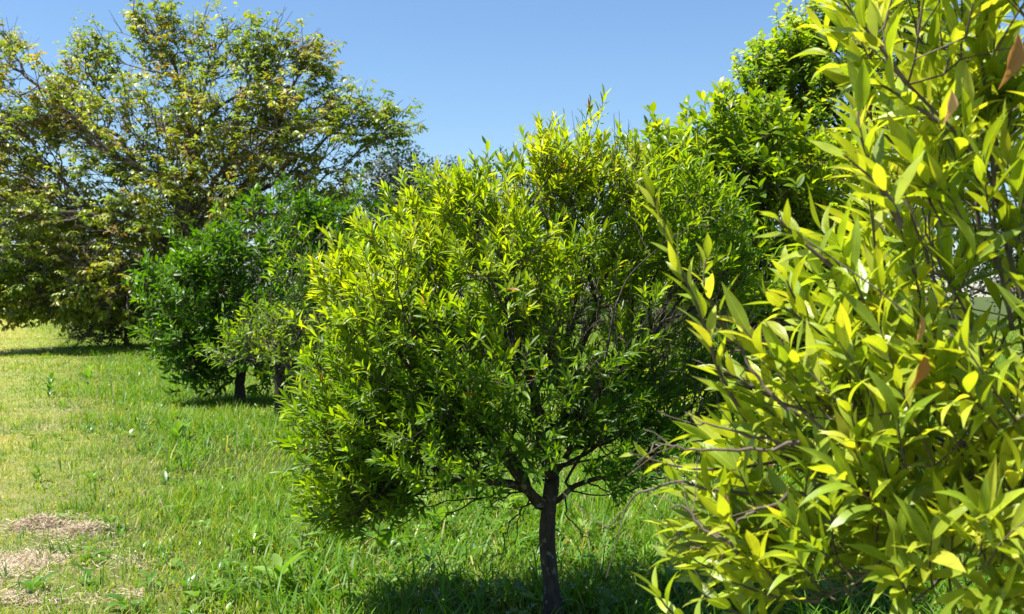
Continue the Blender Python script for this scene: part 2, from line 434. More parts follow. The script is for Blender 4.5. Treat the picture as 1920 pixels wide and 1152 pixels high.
def ground_mat():
    m, nt, N, L = newmat('meadow_soil')
    tc = N('ShaderNodeTexCoord')
    def noise(s, d=6, r=0.6):
        n = N('ShaderNodeTexNoise'); n.inputs['Scale'].default_value = s; n.inputs['Detail'].default_value = d; n.inputs['Roughness'].default_value = r
        L(tc.outputs['Object'], n.inputs['Vector']); return n
    sx = N('ShaderNodeSeparateXYZ'); L(tc.outputs['Object'], sx.inputs[0])
    a = N('ShaderNodeMath'); a.operation = 'MULTIPLY_ADD'; a.inputs[1].default_value = 0.43; a.inputs[2].default_value = -0.66
    L(sx.outputs[1], a.inputs[0])
    b = N('ShaderNodeMath'); b.operation = 'ADD'; L(sx.outputs[0], b.inputs[0]); L(a.outputs[0], b.inputs[1])
    nn = noise(0.9, 5)
    c = N('ShaderNodeMath'); c.operation = 'MULTIPLY_ADD'; c.inputs[1].default_value = 3.0; L(nn.outputs[0], c.inputs[0]); L(b.outputs[0], c.inputs[2])
    mr = N('ShaderNodeMapRange'); mr.inputs[1].default_value = 2.3; mr.inputs[2].default_value = 0.7; L(c.outputs[0], mr.inputs[0])
    r1 = ramp(nt, [(0.3, (0.03, 0.045, 0.012)), (0.55, (0.06, 0.085, 0.02)), (0.75, (0.15, 0.14, 0.06))]); L(noise(7, 8, 0.7).outputs[0], r1.inputs[0])
    r2 = ramp(nt, [(0.3, (0.14, 0.19, 0.045)), (0.5, (0.28, 0.28, 0.09)), (0.72, (0.46, 0.38, 0.21))]); L(noise(4, 9, 0.75).outputs[0], r2.inputs[0])
    mx = N('ShaderNodeMix'); mx.data_type = 'RGBA'; L(mr.outputs[0], mx.inputs[0]); L(r1.outputs[0], mx.inputs[6]); L(r2.outputs[0], mx.inputs[7])
    bp = N('ShaderNodeBump'); bp.inputs['Strength'].default_value = 1; bp.inputs['Distance'].default_value = 0.03; L(noise(60, 6, 0.8).outputs[0], bp.inputs['Height'])
    pb = N('ShaderNodeBsdfPrincipled'); L(mx.outputs[2], pb.inputs['Base Color']); pb.inputs['Roughness'].default_value = 0.95; pb.inputs['Specular IOR Level'].default_value = 0.15
    L(bp.outputs[0], pb.inputs['Normal'])
    out = N('ShaderNodeOutputMaterial'); L(pb.outputs[0], out.inputs[0])
    return m
M_ground = ground_mat()

# ------------------------------------------------------------------ ground
gx = np.concatenate([-np.geomspace(2500, 42, 16), np.linspace(-40, 40, 161), np.geomspace(42, 2500, 16)])
gy = np.concatenate([-np.geomspace(300, 6, 8), np.linspace(-5, 75, 161), np.geomspace(78, 4500, 18)])
GX, GY = np.meshgrid(gx, gy)
g = Acc()
nx = len(gx)
ii, jj = np.meshgrid(np.arange(nx - 1), np.arange(len(gy) - 1))
a0 = (jj * nx + ii).ravel()
g.add(np.stack([GX, GY, ground_h(GX, GY)], -1).reshape(-1, 3), np.stack([a0, a0 + 1, a0 + nx + 1, a0 + nx], -1))
tag(g.build('ground', M_ground), 'grassy orchard ground running back under the trees', 'ground', kind='structure')

# ------------------------------------------------------------------ grass
PATCH = [(35, 1062, 0.34, 0.38), (75, 985, 0.22, 0.16), (150, 998, 0.2, 0.1), (240, 1066, 0.17, 0.10), (240, 1128, 0.16, 0.08), (30, 1135, 0.25, 0.1),
         (40, 800, 0.9, 0.45), (130, 765, 0.6, 0.3), (20, 705, 0.5, 0.5), (620, 1000, 0.3, 0.18)]
PW = []
for px, py, rx, ry in PATCH:
    Y = EYE * F / (py - HZ); PW.append(((px - 960) / F * Y, Y, rx, ry * 1.6))
def vnoise(x, y, seed=0):
    """cheap smooth noise in 0..1"""
    r = np.random.default_rng(seed); v = 0
    for k in range(7):
        f = 0.6 * 1.5 ** k; th = r.random() * 6.28; ph = r.random(2) * 6.28
        v = v + np.sin((x * math.cos(th) + y * math.sin(th)) * f + ph[0]) * np.cos((y * math.cos(th) - x * math.sin(th)) * f * 0.8 + ph[1]) / 1.25 ** k
    return np.clip(0.5 + v * 0.22, 0, 1)
def mown(x, y):
    """1 on the mown strip at the left, 0 in the long grass"""
    e = x + 1.7 + 0.43 * (y - 5.5) + (vnoise(x, y, 3) - 0.5) * 1.8
    return np.clip(0.5 - e / (1.5 + 0.05 * y), 0, 1)
def bare(x, y):
    b = np.zeros_like(x)
    for cx, cy, rx, ry in PW:
        d = ((x - cx) / rx) ** 2 + ((y - cy) / ry) ** 2
        b = np.maximum(b, np.clip(1.5 - d - 1.5 * vnoise(x * 3.1, y * 3.1, 5), 0, 1) * (0.9 if cy < 9 else 0.5))
    return b

rng = np.random.default_rng(11)
def scatter(n, y0, y1, p, side=1.3):
    """density falls with distance as Y^-p"""
    a = 2 - p
    u = rng.random(n)
    Y = (y0 ** a + u * (y1 ** a - y0 ** a)) ** (1 / a)
    X = (rng.random(n) * 2 - 1) * (0.49 * Y + side)
    return X, Y
def blades(acc, X, Y, h, w, r1, lean=0.45, seg=3, curl=(0.1, 0.6)):
    n = len(X)
    th = rng.random(n) * 6.283
    ln = rng.random(n) ** 1.3 * lean + 0.05
    d = np.stack([np.cos(th) * ln, np.sin(th) * ln, np.ones(n)], -1)
    nrm = np.stack([-np.cos(th), -np.sin(th), ln], -1) + rng.normal(size=(n, 3)) * 0.3
    pos = np.stack([X, Y, ground_h(X, Y) - 0.004], -1)
    tm = (np.array([-0.5, 0.5, -0.42, 0.42, -0.28, 0.28, 0]), np.array([0, 0, 0.4, 0.4, 0.75, 0.75, 1.0]),
          np.array([(0, 1, 3, 2), (2, 3, 5, 4)]), np.array([(4, 5, 6)])) if seg == 3 else \
         (np.array([-0.5, 0.5, -0.35, 0.35, 0]), np.array([0, 0, 0.55, 0.55, 1.0]), np.array([(0, 1, 3, 2)]), np.array([(2, 3, 4)]))
    add_leaves(acc, pos, d, nrm, h, w, rng.uniform(curl[0], curl[1], n), 0.15, tm, r1, rng.random(n))

# long grass
long_g = Acc()
X, Y = scatter(430000, 3.6, 70, 1.55)
mw, ba = mown(X, Y), bare(X, Y)
keep = (rng.random(len(X)) > mw * 0.93) & (rng.random(len(X)) > ba)
X, Y, mw = X[keep], Y[keep], mw[keep]
cl = vnoise(X * 1.7, Y * 1.7, 8); cl2 = vnoise(X * 0.6, Y * 0.6, 9)
tall = np.clip((cl - 0.45) * 2.2, 0, 1)
h = (0.06 + 0.17 * tall + 0.07 * cl2) * rng.uniform(0.5, 1.4, len(X)) * (1 - 0.5 * mw)
near = np.exp(-((X - 0.2) ** 2 + (Y - 5.2) ** 2) / 0.12)
h = h * (1 - 0.5 * near)
w = (0.0035 + 0.004 * rng.random(len(X)) ** 2) * (1 + Y * 0.055)
r1 = np.clip(0.37 + 0.22 * (1 - tall) * rng.random(len(X)) + 0.10 * rng.normal(size=len(X)) + (rng.random(len(X)) > 0.94) * 0.4 + 0.15 * mw, 0, 1)
blades(long_g, X, Y, h, w, r1, lean=0.8)
# coarse tufts standing here and there in the mown strip
tx, ty = scatter(1500, 4.2, 34, 1.2); k = mown(tx, ty) > 0.3
tx, ty = tx[k], ty[k]
m_ = rng.integers(8, 26, len(tx)); ti = np.repeat(np.arange(len(tx)), m_)
X, Y = tx[ti] + rng.normal(size=len(ti)) * 0.035 * (1 + ty[ti] * .04), ty[ti] + rng.normal(size=len(ti)) * 0.045 * (1 + ty[ti] * .04)
blades(long_g, X, Y, rng.uniform(0.05, 0.15, len(X)) * rng.uniform(.6, 1.3, len(tx))[ti], rng.uniform(0.004, 0.008, len(X)) * (1 + Y * 0.05), np.clip(rng.uniform(0.05, .4, len(tx))[ti] + 0.08 * rng.normal(size=len(X)), 0, 1), lean=1.0)
# broad coarse blades in tussocks
X, Y = scatter(60000, 3.6, 32, 1.5)
cl = vnoise(X * 1.3 + 5, Y * 1.3, 18)
keep = (cl > 0.46) & (mown(X, Y) < 0.35) & (bare(X, Y) < 0.2)
keep &= ((X - 0.2) ** 2 + (Y - 5.15) ** 2 > 0.12)
X, Y = X[keep], Y[keep]
blades(long_g, X, Y, rng.uniform(0.12, 0.36, len(X)), rng.uniform(0.006, 0.015, len(X)) * (1 + Y * 0.03), np.clip(0.2 + 0.15 * rng.random(len(X)) + (rng.random(len(X)) > 0.97) * 0.6, 0, 1), lean=1.0, curl=(0.2, 0.9))
tag(long_g.build('long_grass', M_grass), 'uncut bright green grass growing thick under the trees', 'grass', kind='stuff')
# leafy ground cover between the grass
gc = Acc()
X, Y = scatter(5200, 4.0, 26, 1.7)
k = (vnoise(X * 0.9 + 3, Y * 0.9, 41) > 0.5 + 0.15 * mown(X, Y)) & (rng.random(len(X)) > mown(X, Y) * 0.85) & (bare(X, Y) < 0.3)
X, Y = X[k], Y[k]
nl = rng.integers(4, 9, len(X)); ti = np.repeat(np.arange(len(X)), nl); n = len(ti)
th = rng.random(n) * 6.283; up = rng.uniform(0.1, 1.6, n)
sz = rng.uniform(0.04, 0.13, len(X))[ti] * rng.uniform(.6, 1.2, n)
x, y = X[ti] + np.cos(th) * .01, Y[ti] + np.sin(th) * .01
zl = rng.uniform(0.0, 0.10, len(X))[ti] * rng.random(n)
wd = rng.uniform(.2, .5, len(X))[ti]
add_leaves(gc, np.stack([x, y, ground_h(x, y) + zl], -1), np.stack([np.cos(th), np.sin(th), up], -1), np.stack([-np.cos(th) * up, -np.sin(th) * up, np.ones(n)], -1) + rng.normal(size=(n, 3)) * .25,
           sz, sz * wd, rng.uniform(0.1, .8, n), rng.uniform(.1, .5, n), LEAF4, np.clip(rng.uniform(.1, .9, len(X))[ti] + rng.normal(size=n) * .1, 0, 1), rng.random(n))
tag(gc.build('leafy_ground_cover', M_weed, smooth=True), 'small broad-leaved ground cover mixed into the long grass', 'ground cover', kind='stuff')
# mown grass
short_g = Acc()
X, Y = scatter(330000, 3.8, 80, 1.5)
X = np.where(rng.random(len(X)) < 0.75, -(0.10 + 0.42 * rng.random(len(X))) * Y - 0.6 * rng.random(len(X)), X)
mw, ba = mown(X, Y), bare(X, Y)
keep = (rng.random(len(X)) < mw) & (rng.random(len(X)) > ba * 0.93)
X, Y = X[keep], Y[keep]
dry = vnoise(X * 1.1, Y * 0.8, 21)
h = rng.uniform(0.02, 0.055, len(X)) * (1 + (rng.random(len(X)) > 0.97) * 1.6) * (1 + Y * 0.02)
dry2 = vnoise(X * 3.3, Y * 2.6, 27)
left = np.clip((-X - 2.3 - 0.43 * (Y - 5.5)) / 1.4, 0, 1)
r1 = np.clip(0.42 + 0.14 * left + 0.62 * (dry - 0.22 + 0.38 * left) * rng.random(len(X)) + 0.35 * (dry2 - 0.5) + 0.13 * rng.normal(size=len(X)), 0, 1)
blades(short_g, X, Y, h, (0.003 + 0.003 * rng.random(len(X))) * (1 + Y * 0.07), r1, lean=1.2, seg=2)
tag(short_g.build('mown_grass', M_grass), 'short yellowish mown grass strip along the left side', 'grass', kind='stuff')
# straw litter on the bare patches
st = Acc()
for cx, cy, rx, ry in PW:
    n = int((5200 * rx * ry / 0.33 + 400) / (1 + (cy / 8) ** 3) * (1.8 if cy < 9 else 1.0))
    x = cx + rng.normal(size=n) * rx * 0.7; y = cy + rng.normal(size=n) * ry * 0.7
    kp = rng.random(n) < 0.12 + np.clip(1.6 - 2.1 * vnoise(x * 3.1, y * 3.1, 5), 0, 1); x, y = x[kp], y[kp]; n = len(x)
    th = rng.random(n) * 6.283
    d = np.stack([np.cos(th), np.sin(th), rng.uniform(-0.05, 0.35, n)], -1)
    pos = np.stack([x, y, ground_h(x, y) + rng.random(n) * 0.02 + 0.004], -1)
    add_leaves(st, pos, d, np.array([[0, 0, 1.0]]) + rng.normal(size=(n, 3)) * 0.4, rng.uniform(0.02, 0.07, n), rng.uniform(0.0015, 0.0035, n) * (1 + cy * 0.05), rng.uniform(-0.2, 0.3, n), 0.2,
               (np.array([-0.5, 0.5, -0.5, 0.5]), np.array([0, 0, 1, 1.0]), np.array([(0, 1, 3, 2)]), np.zeros((0, 3), int)), rng.random(n), rng.random(n))
tag(st.build('straw_litter', M_straw), 'scattered dry clippings lying on the thin patches of the mown strip', 'straw', kind='stuff')

# heaps of dry clippings
def heap(px, py, rx, ry, hh, label):
    Y = EYE * F / (py - HZ); cx = (px - 960) / F * Y
    o = thing('dry_grass_heap', (cx, Y, ground_h(cx, Y)), label, 'grass heap')
    a = Acc()
    n = 24
    xs = np.linspace(-1.1, 1.1, n); XX, YY = np.meshgrid(xs, xs)
    lump = 1 + 0.9 * (vnoise(XX * 4 + px, YY * 4, 31) - .4)
    zz = hh * np.clip(1 - XX ** 2 - YY ** 2, -0.15, 1) ** 1 * lump + rng.normal(size=XX.shape) * 0.006
    edge = 1 + 0.35 * (vnoise(XX * 2 + py, YY * 2, 33) - .5) * 2; XX = XX * edge; YY = YY * edge
    wx, wy = cx + XX * rx, Y + YY * ry
    i, j = np.meshgrid(np.arange(n - 1), np.arange(n - 1)); b = (j * n + i).ravel()
    cc = np.zeros((n * n, 4)); cc[:, 0] = 0.35; cc[:, 1] = rng.random(n * n)
    a.add(np.stack([wx, wy, ground_h(wx, wy) + zz], -1).reshape(-1, 3), np.stack([b, b + 1, b + n + 1, b + n], -1), None, cc)
    a.build('clipping_mound', M_straw, o)
    s = Acc(); k = 1800
    r = np.sqrt(rng.random(k)); th = rng.random(k) * 6.283
    lx, ly = r * np.cos(th), r * np.sin(th)
    z = hh * np.clip(1 - lx ** 2 - ly ** 2, 0, 1) * (1 + 0.9 * (vnoise(lx * 4 + px, ly * 4, 31) - .4))
    x, y = cx + lx * rx, Y + ly * ry
    t2 = rng.random(k) * 6.283
    d = np.stack([np.cos(t2), np.sin(t2), rng.uniform(-0.3, 0.9, k)], -1)
    add_leaves(s, np.stack([x, y, ground_h(x, y) + z + 0.003], -1), d, np.array([[0, 0, 1.0]]) + rng.normal(size=(k, 3)) * 0.5, rng.uniform(0.02, 0.08, k), rng.uniform(0.0015, 0.004, k), rng.uniform(-0.2, 0.4, k), 0.2,
               (np.array([-0.5, 0.5, -0.5, 0.5]), np.array([0, 0, 1, 1.0]), np.array([(0, 1, 3, 2)]), np.zeros((0, 3), int)), rng.random(k), rng.random(k))
    s.build('loose_stalks', M_straw, o)
heap(70, 990, 0.20, 0.12, 0.06, 'larger pinkish heap of dry grass clippings at the left edge')
heap(158, 1003, 0.15, 0.10, 0.04, 'small low heap of dry clippings just right of the larger heap')
heap(25, 1062, 0.30, 0.34, 0.02, 'wide flat heap of dry clippings in front of the other heaps')

# ------------------------------------------------------------------ weeds
def weed(px, py, size, n, label, age=0.5, upright=0.5, wid=0.26, seed=0, name='broadleaf_weed', stalk=0):
    r = np.random.default_rng(1000 + seed)
    Y = EYE * F / (py - HZ); cx = (px - 960) / F * Y
    o = thing(name, (cx, Y, ground_h(cx, Y)), label, 'weed')
    a = Acc()
    th = np.arange(n) * 2.4 + r.random() * 6; up = r.uniform(0.2, 1.5, n) * upright * 2
    d = np.stack([np.cos(th), np.sin(th), up], -1)
    nn = np.stack([-np.cos(th) * up, -np.sin(th) * up, np.ones(n)], -1)
    base = np.array([cx, Y, ground_h(cx, Y) + 0.01]) + np.stack([np.cos(th), np.sin(th), np.zeros(n)], -1) * 0.012
    if stalk:
        z = np.linspace(0, stalk, n)
        base = base + np.stack([z * 0.12, z * 0.05, z], -1)
        s = Acc(); zz = np.linspace(0, stalk * 1.05, 6)
        tube(s, np.array([cx, Y, ground_h(cx, Y) - 0.01]) + np.stack([zz * 0.12, zz * 0.05, zz], -1), np.linspace(0.005, 0.002, 6), 6)
        s.build('stem', M_green_twig, o)
    L_ = size * r.uniform(0.6, 1.15, n)
    add_leaves(a, base, d, nn + r.normal(size=(n, 3)) * 0.15, L_, L_ * wid, r.uniform(0.15, 0.75, n), r.uniform(0.1, 0.5, n), LEAF8, np.clip(age + r.normal(size=n) * 0.2, 0, 1), r.random(n), 0.12, r)
    a.build('leaves', M_weed, o)
W_ = [
 (520, 1128, 0.24, 12, 'pale broad-leaved weed with arching leaves at the bottom, left of the trunk', 0.8, 0.5, 0.26, 0.12),
 (560, 1070, 0.17, 14, 'upright leafy weed just behind the pale arching weed', 0.6, 0.7, 0.24, 0.2),
 (640, 1140, 0.16, 12, 'low weed at the bottom edge between the pale weed and the trunk', 0.4, 0.5, 0.28, 0.0),
 (720, 1060, 0.22, 13, 'broad light green weed in the grass below the left hanging boughs', 0.6, 0.8, 0.28, 0.1),
 (800, 1110, 0.16, 10, 'narrow-leaved weed among tall grass left of the trunk', 0.3, 0.9, 0.2, 0.15),
 (760, 985, 0.22, 12, 'large-leaved weed lit from behind beneath the drooping left bough', 0.7, 0.6, 0.4, 0.15),
 (860, 960, 0.28, 14, 'biggest broad-leaved weed clump behind the trunk, left side', 0.6, 0.6, 0.42, 0.2),
 (950, 985, 0.20, 12, 'grey-green weed clump close behind the trunk on its left', 0.9, 0.5, 0.4, 0.1),
 (1290, 955, 0.22, 12, 'broad pale weed right of the trunk beyond the bare twigs', 0.8, 0.4, 0.4, 0.05),
 (1180, 1010, 0.16, 10, 'small weed right of the trunk in sunlit grass', 0.5, 0.6, 0.3, 0.05),
 (1250, 1110, 0.2, 12, 'weed with wide leaves low beside the foreground shrub leaves', 0.5, 0.5, 0.3, 0.05),
 (90, 748, 0.26, 14, 'dark bushy weed standing on the mown strip at far left', 0.1, 0.9, 0.25, 0.3),
 (162, 728, 0.27, 9, 'tall weed with one bright yellow-green leaf beside the dark bushy weed', 0.6, 0.9, 0.3, 0.3),
 (170, 905, 0.14, 10, 'small weed tuft in the middle of the mown strip', 0.3, 0.9, 0.16, 0.0),
 (70, 905, 0.13, 9, 'small dark weed near the left edge of the mown strip', 0.1, 0.8, 0.2, 0.1),
 (280, 1115, 0.13, 10, 'leafy weed beside the thin bare patch at bottom left', 0.4, 0.7, 0.24, 0.05),
 (60, 1120, 0.16, 9, 'dark-leaved weed in front of the flat clippings heap', 0.1, 0.6, 0.22, 0.0),
 (430, 960, 0.2, 12, 'coarse weed at the edge between mown and long grass', 0.4, 0.8, 0.14, 0.05),
 (600, 1030, 0.18, 12, 'leafy weed just left of and behind the broad light green weed', 0.7, 0.6, 0.3, 0.12),
 (470, 1060, 0.16, 10, 'small pale weed left of the upright leafy weed', 0.9, 0.7, 0.2, 0.1),
 (880, 1075, 0.15, 10, 'dark weed close to the trunk on its left, half in shade', 0.2, 0.8, 0.25, 0.1),
 (820, 1020, 0.2, 12, 'mid-sized weed beneath the thin hanging twigs left of the trunk', 0.6, 0.7, 0.33, 0.12),
 (330, 830, 0.28, 12, 'weed clump in bright grass left of the small orchard tree shadow', 0.5, 0.7, 0.2, 0.1),
 (1335, 1050, 0.15, 10, 'low weed nearly hidden under the right foreground shrub', 0.5, 0.5, 0.3, 0.05),
]
for i, (px, py, sz, n, lab, age, up, wd, stk) in enumerate(W_):
    weed(px, py, sz, n, lab, age, up, wd, seed=i, stalk=stk)

# ------------------------------------------------------------------ trees
def dirs_from(pts, centre, up, rng, jit=0.35):
    d = norm(pts - centre)
    return norm(d + np.array([0, 0, up]) + rng.normal(size=pts.shape) * jit)

def citrus(name, seed, foot, limbs, blobs, npts, label, leafmat, barkmat, nshoot_leaf=9, Lm=0.085, Ws=0.30, tmpl=LEAF4, rbase=0.038, rtip=0.0022, slen=(0.10, 0.20),
           age=0.55, sun_tint=None, up=0.55, extra=None, bare_zone=None, low=0.3, expo=0.42, category='tree', twig_mat=None, droop=0.12, dbl=1, group=None, curl=(0.0, 0.35), rt=0.0018,
           spread=(70, 25), fold=(0.1, 0.6), wave=0.0, bf=0.35, bare_p=0.05, clump=None, shell=0.45, vary=0.13):
    r = np.random.default_rng(seed)
    t = thing(name, foot, label, category, group)
    pts = blob_points(r, blobs, npts, shell, clump)
    pts = pts[pts[:, 2] > 0.12]
    X, par, kids, cnt, nf = grow(limbs, pts, bf, low)
    trunk, br, tw, lv = Acc(), Acc(), Acc(), Acc()
    skin_tree(X, par, kids, cnt, rtip, expo, rbase, trunk, br, len(limbs[0]), r, thick=rbase * 0.4)
    cen = np.mean([P(b[0], b[1], b[2]) for b in blobs], axis=0); cen[2] -= 0.25 * np.ptp(X[:, 2])
    tips = np.array([i for i in range(nf, len(X)) if cnt[i] <= 2])
    base = X[tips]
    back = norm(X[tips] - X[par[tips]])
    d = norm(0.5 * back + dirs_from(base, cen, up, r))
    if dbl > 1:
        base = np.repeat(base, dbl, 0); d = norm(np.repeat(d, dbl, 0) + r.normal(size=(len(base), 3)) * 0.45)
    ag = np.clip(age + (vnoise(base[:, 0] * 2.5 + base[:, 1], base[:, 2] * 2.5, seed) - 0.5) * 0.45 + r.normal(size=len(base)) * 0.10, 0, 1)
    if sun_tint: ag = np.clip(ag + sun_tint(base), 0, 1)
    if bare_zone is not None:
        kb = r.random(len(base)) > bare_zone(base)
        # bare forked twigs where leaves are missing
        for b0, d0 in zip(base[~kb], d[~kb]):
            for _ in range(3):
                dd = norm(d0 + r.normal(size=3) * 0.45); ln = r.uniform(0.7, 1.5) * np.mean(slen)
                tube(tw, [b0, b0 + dd * ln * 0.5 + r.normal(size=3) * 0.006, b0 + dd * ln], rt * np.array([0.9, 0.7, 0.35]), 3)
        base, d, ag = base[kb], d[kb], ag[kb]
    shoots(r, lv, tw, base, d, r.uniform(slen[0], slen[1], len(base)), nshoot_leaf, Lm, Ws, tmpl, ag, rt=rt, droop=droop, curl=curl, spread=spread, fold=fold, wave=wave, bare=bare_p, vary=vary)
    if extra: extra(t, r, lv, tw, br)
    trunk.build('trunk', barkmat, t)
    br.build('branches', barkmat, t)
    tw.build('twigs', twig_mat or M_twig, t)
    lv.build('foliage', leafmat, t)
    return t

def polyshoot(r, lv, tw, pl, leafs, Lm, Ws, tmpl, age, rt=0.002, start=0.1, droop=0.05, spread=(55, 25), rmul=1.0, curl=(0, .3)):
    """a single long shoot following a polyline, leaves all along it"""
    p, rr = catmull(pl, np.linspace(rt * 1.6, rt * 0.5, len(pl)), 4)
    tube(tw, p, rr, 5)
    n = leafs
    f = start + (1 - start) * (np.arange(n) + 0.5) / n
    s = f * (len(p) - 1); i = np.minimum(s.astype(int), len(p) - 2); x = (s - i)[:, None]
    pos = p[i] * (1 - x) + p[i + 1] * x
    D = norm(p[i + 1] - p[i])
    ph = np.arange(n) * 2.4 + r.random() * 6
    a = norm(np.cross(D, np.array([0.2, 1.0, 0.1]))); b = np.cross(D, a)
    R = np.cos(ph)[:, None] * a + np.sin(ph)[:, None] * b
    al = np.radians(spread[0] + (spread[1] - spread[0]) * f) * r.uniform(0.7, 1.2, n)
    d = np.cos(al)[:, None] * D + np.sin(al)[:, None] * R; d[:, 2] -= droop
    L_ = Lm * r.uniform(0.75, 1.15, n) * (1 - 0.3 * f ** 4)
    add_leaves(lv, pos, d, D + np.array([0, 0, 0.4]) + r.normal(size=(n, 3)) * 0.3, L_, L_ * Ws, r.uniform(curl[0], curl[1], n), r.uniform(0.1, 0.6, n), tmpl, np.clip(age + r.normal(size=n) * 0.15, 0, 1), r.random(n), 0.05, r)

# --- main tree in the middle
YM = 5.38
def pm(px, py, dy=0.0): return P(px, py, YM + dy)
foot = np.array([0.203, YM, float(ground_h(0.203, YM))])
main_limbs = [
    [foot - [0, 0, 0.05], pm(1036, 1120), pm(1030, 1060), pm(1027, 1000), pm(1030, 945), pm(1036, 895, .03)],
    [pm(1034, 890, .03), pm(1046, 820, .1), pm(1070, 740, .2), pm(1062, 640, .3), pm(1085, 540, .3)],
    [pm(1030, 890, -.02), pm(1012, 830, -.1), pm(1005, 740, -.2), pm(960, 640, -.25), pm(950, 540, -.2)],
    [pm(1012, 945, -.03), pm(990, 918, -.07), pm(960, 880, -.15), pm(900, 790, -.3), pm(850, 690, -.4), pm(800, 580, -.4)],
    [pm(1014, 942, 0), pm(978, 915, -.04), pm(930, 905, -.1), pm(860, 900, -.2), pm(790, 870, -.25), pm(710, 800, -.3), pm(640, 720, -.3)],
    [pm(1046, 940, 0), pm(1078, 912, .02), pm(1130, 895, .0), pm(1210, 870, .0), pm(1290, 810, .05), pm(1360, 740, .1)],
    [pm(1060, 905, .1), pm(1100, 840, .25), pm(1160, 750, .4), pm(1220, 640, .5), pm(1260, 520, .5)],
    [pm(1015, 900, .1), pm(960, 820, .3), pm(880, 700, .5), pm(830, 560, .55)],
    [pm(1045, 880, -.05), pm(1090, 800, -.3), pm(1130, 700, -.45), pm(1150, 590, -.5)],
]
main_blobs = [
    (975, 630, YM, 290, 275, 0.92, 3.2), (745, 640, YM - .1, 130, 135, 0.6, 1.3), (735, 530, YM, 85, 75, 0.45, 0.5), (660, 790, YM - .1, 95, 120, 0.45, 0.9),
    (710, 890, YM - .1, 105, 70, 0.45, 0.65), (860, 830, YM - .4, 170, 90, 0.45, 1.1), (1120, 830, YM, 150, 75, 0.6, 0.6),
    (1220, 640, YM + .1, 190, 210, 0.7, 1.6), (875, 450, YM, 125, 85, 0.5, 0.9), (1090, 375, YM, 120, 100, 0.5, 0.9), (1250, 430, YM, 110, 80, 0.4, .4), (1100, 335, YM, 45, 40, .25, .15), (690, 940, YM - .1, 80, 55, .35, .3), (1270, 480, YM + .1, 140, 110, 0.5, 0.8),
    (1320, 740, YM + .2, 110, 110, 0.5, 0.5),
]
def main_bare(p):
    px = 960 + p[:, 0] / p[:, 1] * F; py = HZ + (EYE - p[:, 2]) / p[:, 1] * F
    return np.clip(np.exp(-((px - 1260) / 110) ** 2 - ((py - 640) / 90) ** 2) * 0.85 + np.exp(-((px - 1170) / 50) ** 2 - ((py - 310) / 60) ** 2) * .7
                   + 0.35 * np.exp(-((px - 1040) / 90) ** 2 - ((py - 640) / 70) ** 2), 0, 0.9)
def main_sun_tint(p):  # sunlight put into leaf colour: lighter crown top, darker below and to the right
    py = HZ + (EYE - p[:, 2]) / p[:, 1] * F; px = 960 + p[:, 0] / p[:, 1] * F
    return np.clip((650 - py) / 500, -0.35, 0.2) * 0.8 - np.clip((px - 1000) / 1500, 0, 0.2)
